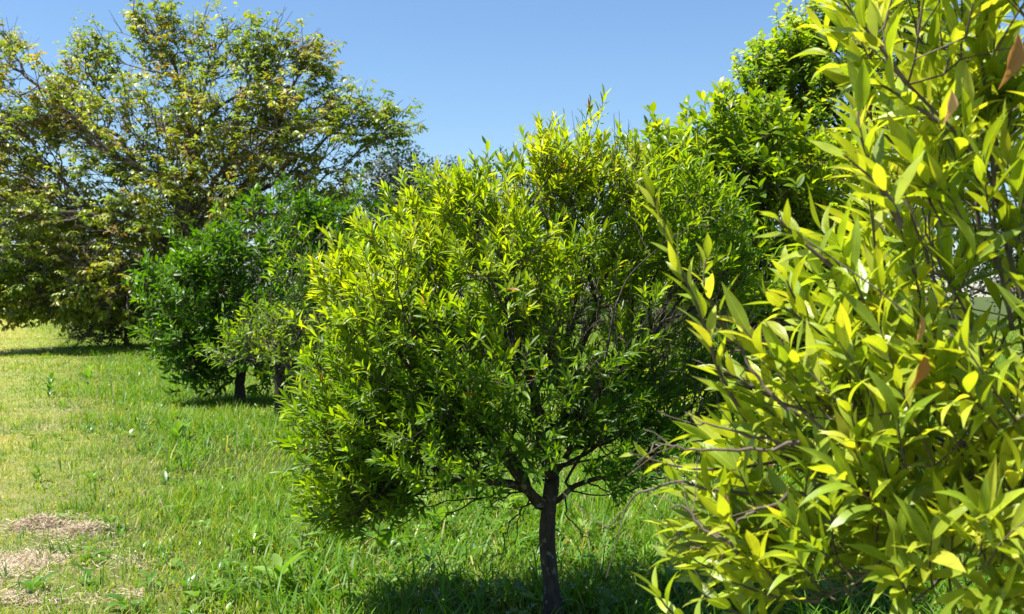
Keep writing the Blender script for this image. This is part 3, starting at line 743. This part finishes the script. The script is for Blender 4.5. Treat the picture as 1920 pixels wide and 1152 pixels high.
def main_extra(t, r, lv, tw, br):
    for pl, n in [([pm(1095, 400), pm(1100, 300, -.02), pm(1098, 230), pm(1108, 190)], 16), ([pm(1010, 350), pm(1020, 280), pm(1038, 240)], 9),
                  ([pm(905, 370), pm(915, 310), pm(912, 268)], 9), ([pm(830, 420), pm(805, 360), pm(792, 318)], 12), ([pm(860, 400), pm(850, 350), pm(838, 330)], 8),
                  ([pm(1060, 330), pm(1085, 270), pm(1085, 235)], 9), ([pm(1130, 380), pm(1125, 300), pm(1135, 262)], 10), ([pm(985, 370), pm(975, 310), pm(985, 280)], 8),
                  ([pm(720, 480), pm(690, 440), pm(672, 400)], 9), ([pm(1200, 420), pm(1215, 350), pm(1205, 300)], 9), ([pm(940, 350), pm(945, 320), pm(958, 300)], 7)]:
        polyshoot(r, lv, tw, pl, n, 0.085, 0.28, LEAF4, 0.5, rt=0.0022)
    # bare twigs standing above the crown
    for x0, y0, x1, y1 in [(1160, 380, 1150, 215), (1170, 370, 1178, 225), (1180, 380, 1185, 240), (1150, 390, 1135, 250), (1165, 350, 1160, 208), (860, 380, 845, 290), (870, 370, 872, 300),
                           (980, 350, 962, 268), (965, 360, 955, 290), (1085, 300, 1072, 208), (1090, 290, 1090, 205), (1200, 400, 1195, 290), (1055, 330, 1052, 250)]:
        a, b = pm(x0, y0, r.uniform(-.1, .1)), pm(x1, y1, r.uniform(-.1, .1))
        tube(tw, [a, a * .5 + b * .5 + r.normal(size=3) * .012, b], [0.002, 0.0015, 0.0008], 4)
        for _ in range(3):
            f = r.uniform(.3, .8); s = a * (1 - f) + b * f
            tube(tw, [s, s + (b - a) * 0.22 + r.normal(size=3) * 0.025], [0.0011, 0.0006], 3)
    # drooping thin twigs under the crown
    for pl in [[(1000, 920), (900, 935), (800, 950), (740, 1005)], [(900, 935), (850, 960), (800, 1000)], [(960, 925), (930, 940), (900, 965)],
               [(1000, 940), (960, 975), (945, 1010), (940, 1060)], [(1000, 935), (975, 965), (968, 1030)], [(1060, 930), (1065, 965), (1090, 1000), (1105, 1010)],
               [(1100, 905), (1140, 925), (1165, 955)], [(1130, 900), (1190, 905), (1230, 935)], [(1060, 920), (1130, 930), (1240, 905)], [(860, 900), (800, 930), (720, 935)],
               [(700, 900), (730, 950), (750, 975)], [(1200, 880), (1240, 900), (1290, 890)]]:
        p, rr = catmull([pm(x, y, r.uniform(-.12, .12)) for x, y in pl], np.linspace(0.005, 0.0016, len(pl)), 5)
        p[1:-1] += r.normal(size=p[1:-1].shape) * 0.006
        tube(br, p, rr, 5)
        for _ in range(5):
            i = r.integers(2, len(p) - 1); s = p[i]; dd = norm(p[i] - p[i - 1]) + r.normal(size=3) * .5 + [0, 0, -0.2]
            tube(tw, [s, s + dd * r.uniform(.04, .12), s + dd * .12 + r.normal(size=3) * .05 + [0, 0, -.03]], [0.0017, 0.0013, 0.0007], 3)
    # hanging leafy ends at lower left
    for x0, y0, x1, y1 in [(690, 930, 650, 1010), (720, 930, 700, 990), (640, 900, 590, 960), (620, 870, 565, 900), (600, 820, 545, 850), (590, 760, 535, 775), (670, 950, 680, 1020), (600, 880, 570, 950), (740, 900, 760, 960)]:
        polyshoot(r, lv, tw, [pm(x0, y0), pm((x0 + x1) / 2 - 6, (y0 + y1) / 2 - 8), pm(x1, y1)], 10, 0.085, 0.27, LEAF4, 0.55, rt=0.002, droop=0.25)
citrus('citrus_tree', 5, foot, main_limbs, main_blobs, 5700, 'round-crowned yellow-green citrus tree on one slim dark trunk, in the middle of the picture', M_main, M_bark,
       nshoot_leaf=12, Lm=0.075, Ws=0.21, spread=(58, 18), droop=0.06, fold=(0.2, 0.8), rbase=0.042, rtip=0.0018, age=0.52, sun_tint=main_sun_tint, extra=main_extra, bare_zone=main_bare, low=0.55, up=1.0, slen=(0.07, 0.17), clump=(9, 0.14), shell=0.45)

# --- foreground tree at the right
def q(px, py, Y): return P(px, py, Y)
ff = np.array([2.05, 2.5, 0.0])
fg_limbs = [
    [ff - [0, 0, .03], ff + [-.02, 0, .3], ff + [-.05, -.03, .6], ff + [-.15, -.08, .9], ff + [-.35, -.15, 1.1]],
    [q(2100, 830, 2.1), q(1960, 770, 2.0), q(1850, 730, 1.9), q(1800, 640, 1.85), q(1770, 540, 1.85), q(1720, 420, 1.85), q(1680, 330, 1.85)],
    [q(1840, 720, 1.9), q(1740, 620, 1.85), q(1640, 540, 1.85), q(1540, 470, 1.9), q(1450, 410, 1.9)],
    [q(2150, 620, 2.2), q(2000, 560, 2.1), q(1900, 460, 2.0), q(1840, 300, 2.0), q(1700, 160, 2.0), q(1620, 80, 2.0)],
    [q(2150, 1080, 2.2), q(1950, 1040, 2.1), q(1800, 990, 2.0), q(1640, 900, 2.0), q(1520, 870, 2.05), q(1370, 800, 2.1)],
    [q(1960, 1050, 2.1), q(1760, 1080, 2.0), q(1600, 1080, 2.0), q(1480, 1090, 2.0)],
    [q(1640, 900, 2.0), q(1540, 760, 2.1), q(1450, 700, 2.1), q(1390, 640, 2.1)],
    [q(2100, 400, 2.3), q(2000, 250, 2.3), q(1900, 120, 2.3), q(1850, 0, 2.3)],
]
fg_blobs = [
    (1870, 250, 2.15, 180, 330, 0.40, 1.7), (1900, 620, 2.1, 260, 260, 0.5, 2.2), (1730, 800, 2.05, 190, 120, 0.35, 1.2),
    (1660, 1010, 2.05, 200, 110, 0.35, 1.15), (1860, 950, 1.95, 220, 200, 0.4, 2.0), (1800, 1120, 2.0, 230, 110, 0.35, 1.2), (1930, 300, 2.3, 120, 300, .3, .8), (1780, 430, 2.0, 90, 150, 0.2, 0.4), (1480, 890, 2.15, 120, 70, 0.2, 0.35),
    (1720, 80, 2.1, 110, 110, 0.3, 0.6), (1640, 660, 2.1, 70, 50, .15, .15), (2150, 500, 2.3, 200, 500, 0.5, 1.4), (1450, 1090, 2.05, 90, 60, .2, .25),
]
def fg_extra(t, r, lv, tw, br):
    G = dict(Lm=0.100, Ws=0.25, tmpl=LEAF8, age=0.62)
    def ps(pl, n, Y, rt=0.0028, **k):
        ppl = [q(x, y, Y + dy) for x, y, dy in pl]
        polyshoot(r, lv, tw, ppl, n, rt=rt, **{**G, **k})
    ps([(1400, 790, .05), (1350, 700, 0), (1310, 580, 0), (1260, 470, 0), (1215, 345, 0)], 24, 2.0, Lm=0.085, spread=(35, 14))
    ps([(1370, 640, .05), (1340, 580, 0), (1320, 530, 0), (1325, 480, 0)], 9, 2.05, Lm=0.09)
    ps([(1560, 500, 0), (1500, 450, 0), (1455, 405, 0)], 8, 1.9, Lm=0.08)
    ps([(1690, 430, 0), (1640, 330, 0), (1610, 240, 0), (1612, 170, 0)], 14, 1.85, spread=(45, 20))
    ps([(1690, 420, 0), (1660, 360, 0), (1580, 290, 0)], 8, 1.8)
    ps([(1700, 160, 0), (1650, 90, 0), (1600, 30, 0), (1570, -10, 0)], 14, 1.95, spread=(45, 20))
    ps([(1760, 230, 0), (1700, 190, 0), (1650, 160, 0), (1600, 145, 0)], 11, 1.95)
    ps([(1560, 830, 0), (1440, 870, 0), (1300, 880, 0), (1180, 850, 0)], 12, 2.1, Lm=0.06, spread=(60, 35))
    ps([(1500, 780, 0), (1420, 730, 0), (1350, 690, 0)], 10, 2.1)
    ps([(1560, 640, 0), (1490, 590, 0), (1440, 560, 0)], 9, 2.1, Lm=.08)
    ps([(1560, 900, 0), (1450, 960, 0), (1370, 950, 0), (1330, 935, 0)], 10, 2.1)
    ps([(1540, 1130, 0), (1450, 1120, 0), (1370, 1090, 0)], 10, 2.0)
    ps([(1400, 1240, 0), (1330, 1200, 0), (1260, 1150, 0), (1225, 1100, 0)], 14, 2.0, age=0.35, Lm=.085)
    ps([(1460, 1180, 0), (1400, 1160, 0), (1310, 1110, 0)], 9, 2.0, age=0.4)
    ps([(1500, 1010, 0), (1430, 1000, 0), (1350, 1020, 0)], 10, 2.05)
    ps([(1600, 700, 0), (1540, 640, 0), (1490, 560, 0), (1470, 510, 0)], 11, 2.1)
    # bare twigs: the long fork reaching left below the crown, and others
    for pl in [[(1600, 930), (1480, 925), (1340, 916), (1250, 918), (1205, 935), (1180, 975), (1142, 996)], [(1480, 925), (1420, 960), (1370, 978), (1335, 985)],
               [(1385, 1040), (1330, 1000), (1285, 970), (1255, 955)], [(1370, 1060), (1320, 1040), (1290, 1040)], [(1600, 860), (1500, 830), (1380, 790), (1300, 770)],
               [(1500, 830), (1400, 850), (1300, 845), (1220, 850)], [(1560, 770), (1480, 700), (1400, 660), (1340, 640)], [(1480, 770), (1400, 700), (1370, 650)],
               [(1600, 860), (1520, 790), (1450, 730), (1400, 690)], [(1900, 620), (1860, 480), (1850, 300), (1800, 150)], [(1920, 560), (1880, 380), (1890, 250)],
               [(1800, 640), (1740, 500), (1690, 380), (1640, 330)], [(1920, 750), (1840, 660), (1760, 470), (1740, 350)]]:
        Y0 = r.uniform(1.9, 2.05)
        p, rr = catmull([q(x, y, Y0 + .02 * i) for i, (x, y) in enumerate(pl)], np.linspace(0.0042, 0.0012, len(pl)), 5)
        p[1:-1] += np.cumsum(r.normal(size=p[1:-1].shape) * 0.0035, axis=0)
        tube(br, p, rr, 6)
        for _ in range(4):
            i = r.integers(3, len(p) - 1); s = p[i]; dd = norm(p[i] - p[i - 1]) + r.normal(size=3) * .4
            tube(tw, [s, s + dd * r.uniform(.02, .05), s + dd * .07 + r.normal(size=3) * .012], [0.0013, 0.001, 0.0006], 4)
    # dried leaves
    for (x, y, Y, d, L_, v) in [(1782, 168, 1.75, (-.12, 0, -1), .062, 1.0), (1905, 60, 1.75, (-.2, 0, -1), .10, 0.2), (1727, 590, 1.8, (-.05, 0, -1), .05, 0.5), (1735, 660, 1.8, (-.3, 0, -1), .075, 0.1), (1360, 925, 1.95, (-.1, 0, -1), .05, .6)]:
        a = Acc()
        add_leaves(a, q(x, y, Y)[None], np.array([d], float), np.array([[0.5, -1.0, 0.1]]), L_, L_ * 0.3, 0.15, 0.9, LEAF8, np.array([v]), np.array([0.5]), 0.3, r)
        o = a.build('dried_leaf', M_brown, t); o['label'] = 'dried brown leaf'
citrus('foreground_citrus_tree', 77, ff, fg_limbs, fg_blobs, 600, 'closest tree, big glossy lime-yellow leaves filling the right side of the picture', M_fg, M_twig,
       nshoot_leaf=10, Lm=0.110, Ws=0.205, tmpl=LEAF8, rbase=0.03, rtip=0.0017, slen=(0.10, 0.19), age=0.66, extra=fg_extra, low=0.4, up=1.25, twig_mat=M_twig,
       dbl=1, rt=0.0022, spread=(50, 18), wave=0.08, bf=0.3, clump=(3, 0.10), vary=0.19, droop=0.08, curl=(-0.1, 0.5), fold=(0.1, 0.9))

# --- dark green tree, left of the middle
YD = 17.0
def limb(Y, *pp): return [P(x, y, Y + dy) for x, y, dy in pp]
fd = P(452, 556 + EYE * F / YD, YD); fd[2] = ground_h(fd[0], fd[1])
citrus('dark_orchard_tree', 21, fd, [[fd - [0, 0, .05], P(450, 720, YD), P(455, 680, YD), P(470, 600, YD), P(500, 500, YD)],
        limb(YD, (450, 690, 0), (400, 630, -.2), (350, 560, -.3)), limb(YD, (460, 670, 0), (540, 600, .2), (600, 500, .3)), limb(YD, (462, 640, 0), (440, 560, -.5), (430, 480, -.6))],
       [(560, 470, YD, 120, 95, 1.2, 1.6), (440, 520, YD - .2, 130, 105, 1.2, 1.6), (360, 545, YD - .2, 95, 80, .9, 1.1), (370, 650, YD - .3, 85, 70, .8, 1.0), (500, 620, YD, 130, 100, 1.1, 1.2),
        (620, 560, YD, 110, 150, 1.0, 1.2), (690, 500, YD, 75, 95, .9, .9), (450, 680, YD - .3, 90, 40, .8, .5)],
       2900, 'dark glossy green orchard tree with crown nearly touching the grass, left of the middle tree', M_dark, M_bark, nshoot_leaf=8, Lm=0.15, Ws=0.36, tmpl=LEAF3,
       rbase=0.07, rtip=0.004, slen=(0.12, 0.26), age=0.38, up=0.7, low=0.6, rt=0.004, clump=(12, 0.30))

# --- small sparse tree with grey twigs in front of it
YS = 14.2
fs = P(524, 556 + EYE * F / YS, YS); fs[2] = ground_h(fs[0], fs[1])
def s_bare(p): return np.full(len(p), 0.3)
citrus('sparse_orchard_tree', 22, fs, [[fs - [0, 0, .05], P(524, 750, YS), P(520, 700, YS), P(515, 680, YS), P(500, 640, YS)],
        limb(YS, (520, 700, 0), (470, 680, 0), (430, 650, 0)), limb(YS, (522, 700, 0), (580, 680, 0), (640, 640, 0)), limb(YS, (520, 690, 0), (560, 630, .2), (600, 560, .2))],
       [(520, 630, YS, 75, 50, .6, 1.0), (450, 645, YS, 40, 40, .4, .4), (600, 640, YS, 80, 90, .6, 1.2), (570, 520, YS + .2, 55, 70, .5, .6), (570, 690, YS - .2, 45, 30, .4, .3)],
       750, 'small thin-crowned tree with bare grey twigs, in front of the dark green tree', M_main, M_shade_bark, nshoot_leaf=8, Lm=0.14, Ws=0.27, tmpl=LEAF3,
       rbase=0.058, rtip=0.0038, slen=(0.12, 0.30), age=0.34, clump=(8, 0.3), up=0.6, low=0.6, rt=0.0045, bare_zone=s_bare, twig_mat=M_grey_twig)

# --- citrus tree behind, right of the middle
YB = 10.5
fb = P(1400, 556 + EYE * F / YB, YB); fb[2] = ground_h(fb[0], fb[1])
def b_extra(t, r, lv, tw, br):
    for x, y in [(1310, 214), (1345, 262), (1292, 300)]:
        a = Acc(); c = P(x, y, YB - .4)
        th = np.arange(6) * 1.05
        add_leaves(a, np.repeat(c[None], 6, 0), np.stack([np.cos(th), np.sin(th), np.full(6, .6)], -1), np.stack([-np.cos(th), -np.sin(th), np.ones(6)], -1), 0.032, 0.016, 0.1, 0.3, LEAF4, 0.5, r.random(6))
        a.build('blossom', M_petal, t)
    for pl, n in [([(1240, 330), (1238, 270), (1242, 235)], 12), ([(1310, 300), (1305, 250), (1300, 215)], 12), ([(1195, 320), (1200, 270), (1190, 250)], 9), ([(1360, 260), (1375, 200), (1370, 190)], 9), ([(1280, 330), (1270, 290), (1262, 262)], 9)]:
        polyshoot(r, lv, tw, [P(x, y, YB) for x, y in pl], n, 0.10, 0.36, LEAF3, 0.6, rt=0.003)
    for _ in range(60):      # pale dead twigs low on the left of the crown
        a = P(r.uniform(1370, 1430), r.uniform(620, 680), YB - 1.2); b = a + np.array([r.uniform(.1, .35), r.uniform(-.1, .1), r.uniform(.02, .22)])
        tube(tw, [a, (a + b) / 2 + r.normal(size=3) * .02, b], [.004, .003, .0015], 3)
citrus('broad_orchard_tree', 31, fb, [[fb - [0, 0, .05], P(1400, 800, YB), P(1400, 740, YB), P(1410, 640, YB), P(1420, 500, YB), P(1430, 380, YB)],
        limb(YB, (1400, 730, 0), (1320, 640, 0), (1270, 500, 0), (1250, 380, 0)), limb(YB, (1405, 720, 0), (1480, 640, 0), (1560, 520, 0)), limb(YB, (1400, 740, 0), (1380, 600, -.5), (1350, 450, -.6))],
       [(1250, 350, YB, 105, 85, .7, 1.5), (1375, 310, YB, 120, 100, .8, 1.9), (1480, 400, YB, 130, 150, .9, 1.8), (1590, 440, YB, 100, 170, .8, 1.0), (1440, 560, YB, 170, 130, .9, 1.8), (1340, 520, YB, 110, 130, .8, 1.2),
        (1520, 640, YB, 130, 90, .8, 1.0), (1340, 700, YB + .2, 130, 90, .8, .9), (1180, 330, YB + .3, 50, 70, .4, .35), (1460, 760, YB, 150, 60, .8, .6)],
       3400, 'broad glossy green tree with a few white blossoms, behind the middle tree on its right', M_mid, M_bark, nshoot_leaf=8, Lm=0.14, Ws=0.40, tmpl=LEAF3,
       rbase=0.06, rtip=0.003, slen=(0.09, 0.2), age=0.70, up=0.5, low=0.6, rt=0.003, extra=b_extra, fold=(0.1, .5), clump=(10, 0.28))

YQ = 21.0
fq = P(1040, 556 + EYE * F / YQ, YQ); fq[2] = ground_h(fq[0], fq[1])
citrus('orchard_tree', 33, fq, [[fq - [0, 0, .05], P(1040, 660, YQ), P(1045, 600, YQ), P(1040, 520, YQ)]],
       [(1000, 500, YQ, 120, 90, 1.2, 1), (1110, 520, YQ, 130, 110, 1.2, 1), (900, 560, YQ, 80, 70, 1, .5), (1190, 600, YQ, 90, 70, 1, .5)],
       1100, 'deep green tree standing behind the middle tree, glimpsed through its crown', M_mid, M_bark, nshoot_leaf=8, Lm=0.16, Ws=0.38, tmpl=LEAF3,
       rbase=0.08, rtip=0.005, slen=(0.12, 0.28), age=0.35, up=0.5, low=0.6, rt=0.005)

# --- tall tree behind at top right
YT = 15.0
ft = P(1640, 556 + EYE * F / YT, YT); ft[2] = ground_h(ft[0], ft[1])
def t_extra(t, r, lv, tw, br):
    for pl, n in [([(1430, 230), (1412, 150), (1408, 108)], 26), ([(1500, 150), (1480, 90), (1470, 68)], 22), ([(1530, 90), (1508, 40), (1500, 8)], 24), ([(1445, 260), (1395, 180), (1390, 150)], 14), ([(1560, 60), (1550, 10), (1545, -30)], 20)]:
        polyshoot(r, lv, tw, [P(x, y, YT) for x, y in pl], n, 0.12, 0.6, LEAF3, 0.55, rt=0.004, spread=(85, 45))
citrus('tall_tree', 32, ft, [[ft - [0, 0, .05], P(1640, 700, YT), P(1640, 550, YT), P(1640, 400, YT), P(1630, 250, YT), P(1620, 100, YT), P(1640, -40, YT)],
        limb(YT, (1640, 450, 0), (1560, 350, 0), (1480, 240, 0)), limb(YT, (1640, 300, 0), (1570, 180, 0), (1540, 90, 0)), limb(YT, (1640, 500, 0), (1720, 350, 0), (1760, 200, 0))],
       [(1500, 260, YT, 85, 110, .9, 1.3), (1440, 240, YT, 65, 85, .6, .9), (1405, 200, YT, 35, 60, .4, .45), (1505, 110, YT, 50, 80, .5, .7), (1450, 150, YT, 30, 45, .4, .25), (1560, 130, YT, 75, 100, .9, 1.2), (1640, 60, YT, 120, 150, 1.1, 1.6), (1600, 300, YT, 130, 150, 1.2, 1.6), (1740, 100, YT, 150, 180, 1.2, 1.4),
        (1800, 300, YT, 150, 200, 1.2, 1.2), (1660, 480, YT, 180, 130, 1.2, .9), (1480, 160, YT, 35, 50, .4, .3)],
       3300, 'tallest tree at the upper right, small bright green leaves against the sky', M_tall, M_bark, nshoot_leaf=8, Lm=0.12, Ws=0.6, tmpl=LEAF3,
       rbase=0.11, rtip=0.0045, slen=(0.12, 0.26), age=0.70, up=0.35, low=1.2, rt=0.004, spread=(85, 45), clump=(10, 0.38))

# --- big walnut-like tree at the far left
YW = 33.0
r = np.random.default_rng(44)
fw = P(352, 556 + EYE * F / YW, YW); fw[2] = ground_h(fw[0], fw[1])
t = thing('walnut_tree', fw, 'big spreading tree at far left with dark limbs and reddish and yellow-green young leaves', 'tree')
wl = [[fw - [0, 0, .1], P(352, 620, YW), P(350, 560, YW), P(347, 480, YW), P(345, 400, YW), P(352, 350, YW), P(370, 280, YW), P(380, 200, YW), P(395, 110, YW)],
      limb(YW, (345, 395, 0), (300, 335, -.5), (215, 292, -1), (150, 235, -1.2), (110, 190, -1)),
      limb(YW, (350, 370, 0), (290, 320, .5), (245, 230, 1), (230, 140, 1), (200, 70, 1)),
      limb(YW, (355, 400, 0), (420, 340, -.5), (440, 240, -1), (470, 150, -1), (500, 70, -1)),
      limb(YW, (350, 440, 0), (430, 390, .5), (540, 330, 1), (640, 310, 1.5), (700, 270, 1.5), (760, 250, 1.5)),
      limb(YW, (348, 470, 0), (260, 430, -1), (160, 400, -2), (60, 400, -2.5), (-20, 430, -2.5)),
      limb(YW, (347, 450, 0), (240, 440, -2), (180, 470, -3), (120, 540, -3.5)),
      limb(YW, (352, 350, 0), (400, 250, 1.5), (520, 200, 2), (580, 120, 2)),
      limb(YW, (350, 380, 0), (220, 370, 2), (80, 320, 2.5), (10, 250, 2.5)),
      limb(YW, (345, 500, 0), (390, 450, -2), (460, 440, -3), (520, 430, -3))]
wb = [(320, 270, YW, 180, 120, 4.0, 1.7), (110, 230, YW, 100, 80, 3, 1.1), (185, 120, YW, 30, 45, 1.0, .3), (295, 90, YW, 25, 60, 1.0, .35), (390, 100, YW, 25, 50, 1.0, .25), (475, 130, YW, 45, 50, 1.2, .42), (570, 130, YW, 25, 35, .8, .2),
      (490, 250, YW, 115, 105, 3, 1.4), (620, 240, YW, 50, 70, 2, .22), (700, 250, YW, 50, 60, 1.6, .2), (765, 240, YW, 30, 30, .8, .06), (600, 370, YW, 110, 45, 2.6, .4), (50, 380, YW, 120, 110, 3, 1.5),
      (220, 420, YW, 170, 110, 3.5, 1.8), (60, 510, YW - 1, 110, 75, 2.4, 1.1), (220, 540, YW - 1, 120, 50, 2.4, .7), (400, 400, YW, 150, 100, 3.5, 1.3), (25, 130, YW, 40, 50, 1.2, .2), (0, 280, YW, 60, 110, 2, .5), (140, 560, YW - 1.5, 60, 30, 1.2, .3), (250, 590, YW, 100, 40, 2, .6), (400, 560, YW, 100, 70, 2, .7), (30, 545, YW - 1.5, 60, 35, 1.2, .3)]
pts = blob_points(r, wb, 5200, 0.5, (8, 0.85)); pts = pts[pts[:, 2] > 1.15]
X, par, kids, cnt, nf = grow(wl, pts, 0.3, 2.0)
trunk, br, tw, lv = Acc(), Acc(), Acc(), Acc()
skin_tree(X, par, kids, cnt, 0.011, 0.44, 0.33, trunk, br, 5, r, thick=0.1)
tips = np.array([i for i in range(nf, len(X)) if cnt[i] <= 3])
base = X[tips]; d = norm(norm(base - X[par[tips]]) * .6 + dirs_from(base, P(340, 400, YW), .3, r, .5))
kb = r.random(len(base)) > 0.12
for b0, d0 in zip(base[~kb], d[~kb]):
    for _ in range(3):
        dd = norm(d0 + r.normal(size=3) * .4); tube(tw, [b0, b0 + dd * .3 + r.normal(size=3) * .05, b0 + dd * .75], [.012, .009, .006], 3)
base, d = base[kb], d[kb]
red = np.clip(0.45 + (vnoise(base[:, 0] * .9, base[:, 2] * .9, 50) - .5) * .6 + r.normal(size=len(base)) * .16 + (base[:, 2] - 5) * .02, 0, 1)
# every shoot carries drooping compound leaves of five leaflets
nc = 5
B = np.repeat(base, nc, 0); D = np.repeat(d, nc, 0); A = np.repeat(red, nc)
f = np.tile(np.linspace(.3, 1, nc), len(base))
sl = np.repeat(r.uniform(.3, .75, len(base)), nc)
O = B + D * (f * sl)[:, None]
tube_l = r.uniform(.3, .7, len(base))
for i in range(len(base)): tube(tw, [base[i], base[i] + d[i] * tube_l[i]], [.012, .006], 3)
az = r.random(len(B)) * 6.283
pet = norm(D * .5 + np.stack([np.cos(az), np.sin(az), r.uniform(-.5, .4, len(B))], -1))
for k in range(5):
    off = [0.06, 0.12, 0.12, 0.2, 0.2][k]; sd = [0, 1, -1, 1, -1][k]
    side = norm(np.cross(pet, np.array([0, 0, 1.0])))
    pos = O + pet * off + (r.normal(size=O.shape) * .01)
    dl = norm(pet + side * sd * .9 + np.array([0, 0, -.45]) + r.normal(size=O.shape) * .25)
    L_ = r.uniform(.11, .22, len(B))
    add_leaves(lv, pos, dl, np.array([[0, 0, 1.0]]) + pet * .5 + r.normal(size=O.shape) * .3, L_, L_ * .45, r.uniform(0, .5, len(B)), r.uniform(0, .5, len(B)), LEAF3, np.clip(A + r.normal(size=len(B)) * .1, 0, 1), r.random(len(B)))
trunk.build('trunk', M_wbark, t); br.build('branches', M_wbark, t); tw.build('twigs', M_wbark, t); lv.build('foliage', M_wal, t)

# --- shrub under the walnut and background trees
def bushy(name, seed, px, py_foot, Y, blobs, n, label, cat, mat, Lm, trunk_r, nleaf=10, Ws=.5, group=None, age=.5):
    r = np.random.default_rng(seed)
    f0 = P(px, py_foot, Y); f0[2] = ground_h(f0[0], f0[1])
    t = thing(name, f0, label, cat, group)
    top = P(blobs[0][0], blobs[0][1], Y)
    pts = blob_points(r, blobs, n, .4); pts = pts[pts[:, 2] > .15]
    tr = [f0 - [0, 0, .1]] + [f0 * (1 - k) + top * k for k in (.25, .5, .75, 1)]
    X, par, kids, cnt, nf = grow([tr], pts, .3, f0[2] + .1 * (top[2] - f0[2]))
    tk, br, lv = Acc(), Acc(), Acc()
    skin_tree(X, par, kids, cnt, trunk_r * .05, .42, trunk_r, tk, br, 3, r, thick=trunk_r * .4)
    tips = np.array([i for i in range(nf, len(X)) if cnt[i] <= 3])
    d = dirs_from(X[tips], top, .4, r)
    shoots(r, lv, None, X[tips], d, Lm * 4, nleaf, Lm, Ws, LEAF3, np.clip(age + r.normal(size=len(tips)) * .2, 0, 1), spread=(90, 40))
    tk.build('trunk', M_wbark, t); br.build('branches', M_wbark, t); lv.build('foliage', mat, t)
bushy('understorey_shrub', 61, 235, 640, 35, [(235, 590, 35, 80, 60, 1.4, 1), (290, 570, 35, 60, 70, 1.4, .8), (180, 605, 35, 45, 36, .9, .4)], 1500, 'dull brownish shrub low under the big spreading tree', 'shrub', M_shrub, .12, .05, age=.5)
bushy('understorey_shrub', 63, 170, 620, 42, [(170, 570, 42, 70, 38, 1.5, 1), (230, 570, 42, 50, 38, 1, .5)], 1000, 'low green shrub behind the drooping left boughs of the big spreading tree', 'shrub', M_shrub, .12, .05, age=.35)
bushy('understorey_shrub', 62, 330, 640, 36, [(340, 560, 36, 60, 75, 1.5, 1), (420, 560, 36, 50, 60, 1.2, .6)], 600, 'dark shrub between the big spreading tree and the dark green tree', 'shrub', M_shrub, .12, .05, age=.1)
far = [
 ('dark distant tree showing between the far-left tree and the middle tree', 735, 70, 595, [(740, 345, 70, 45, 50, 2.5, 1), (715, 400, 70, 70, 60, 3, 1), (760, 420, 70, 60, 60, 3, 1)], 0.2),
 ('thin-topped distant tree just above the left shoulder of the middle tree', 830, 75, 595, [(835, 370, 75, 55, 45, 2.5, 1), (850, 430, 75, 90, 70, 3, 1)], 0.3),
 ('distant tree with its top just above the middle tree crown', 970, 72, 595, [(975, 400, 72, 70, 90, 3, 1), (960, 480, 72, 90, 60, 3, 1)], 0.1),
 ('grey-green distant tree at the left edge behind the spreading tree', 20, 80, 590, [(15, 440, 80, 70, 80, 4, 1), (40, 520, 80, 80, 60, 4, 1)], 0.7),
 ('low rounded distant tree second from the left edge', 150, 85, 588, [(150, 520, 85, 80, 55, 4, 1), (120, 470, 85, 50, 45, 3, .5)], 0.4),
 ('distant tree hidden mostly by the trunk of the spreading tree', 300, 80, 590, [(300, 480, 80, 90, 80, 4, 1), (340, 430, 80, 60, 50, 3, .6)], 0.2),
 ('distant tree seen above the dark green tree', 520, 78, 592, [(520, 450, 78, 100, 90, 4, 1), (600, 470, 78, 80, 80, 4, 1)], 0.3),
 ('distant tree low on the horizon behind the broad glossy green tree', 1480, 74, 596, [(1480, 470, 74, 110, 90, 4, 1), (1380, 500, 74, 70, 60, 3, .6)], 0.4),
 ('distant tree glimpsed through the foreground leaves near the right edge', 1800, 70, 598, [(1780, 470, 70, 120, 100, 4, 1), (1900, 490, 70, 90, 80, 4, .8)], 0.3),
]
for i, (lab, px, Y, pf, bl, ag) in enumerate(far):
    bushy('distant_tree', 70 + i, px, pf, Y, bl, 800, lab, 'tree', M_far, .34, .25, group='distant trees beyond the orchard', age=ag, nleaf=9)
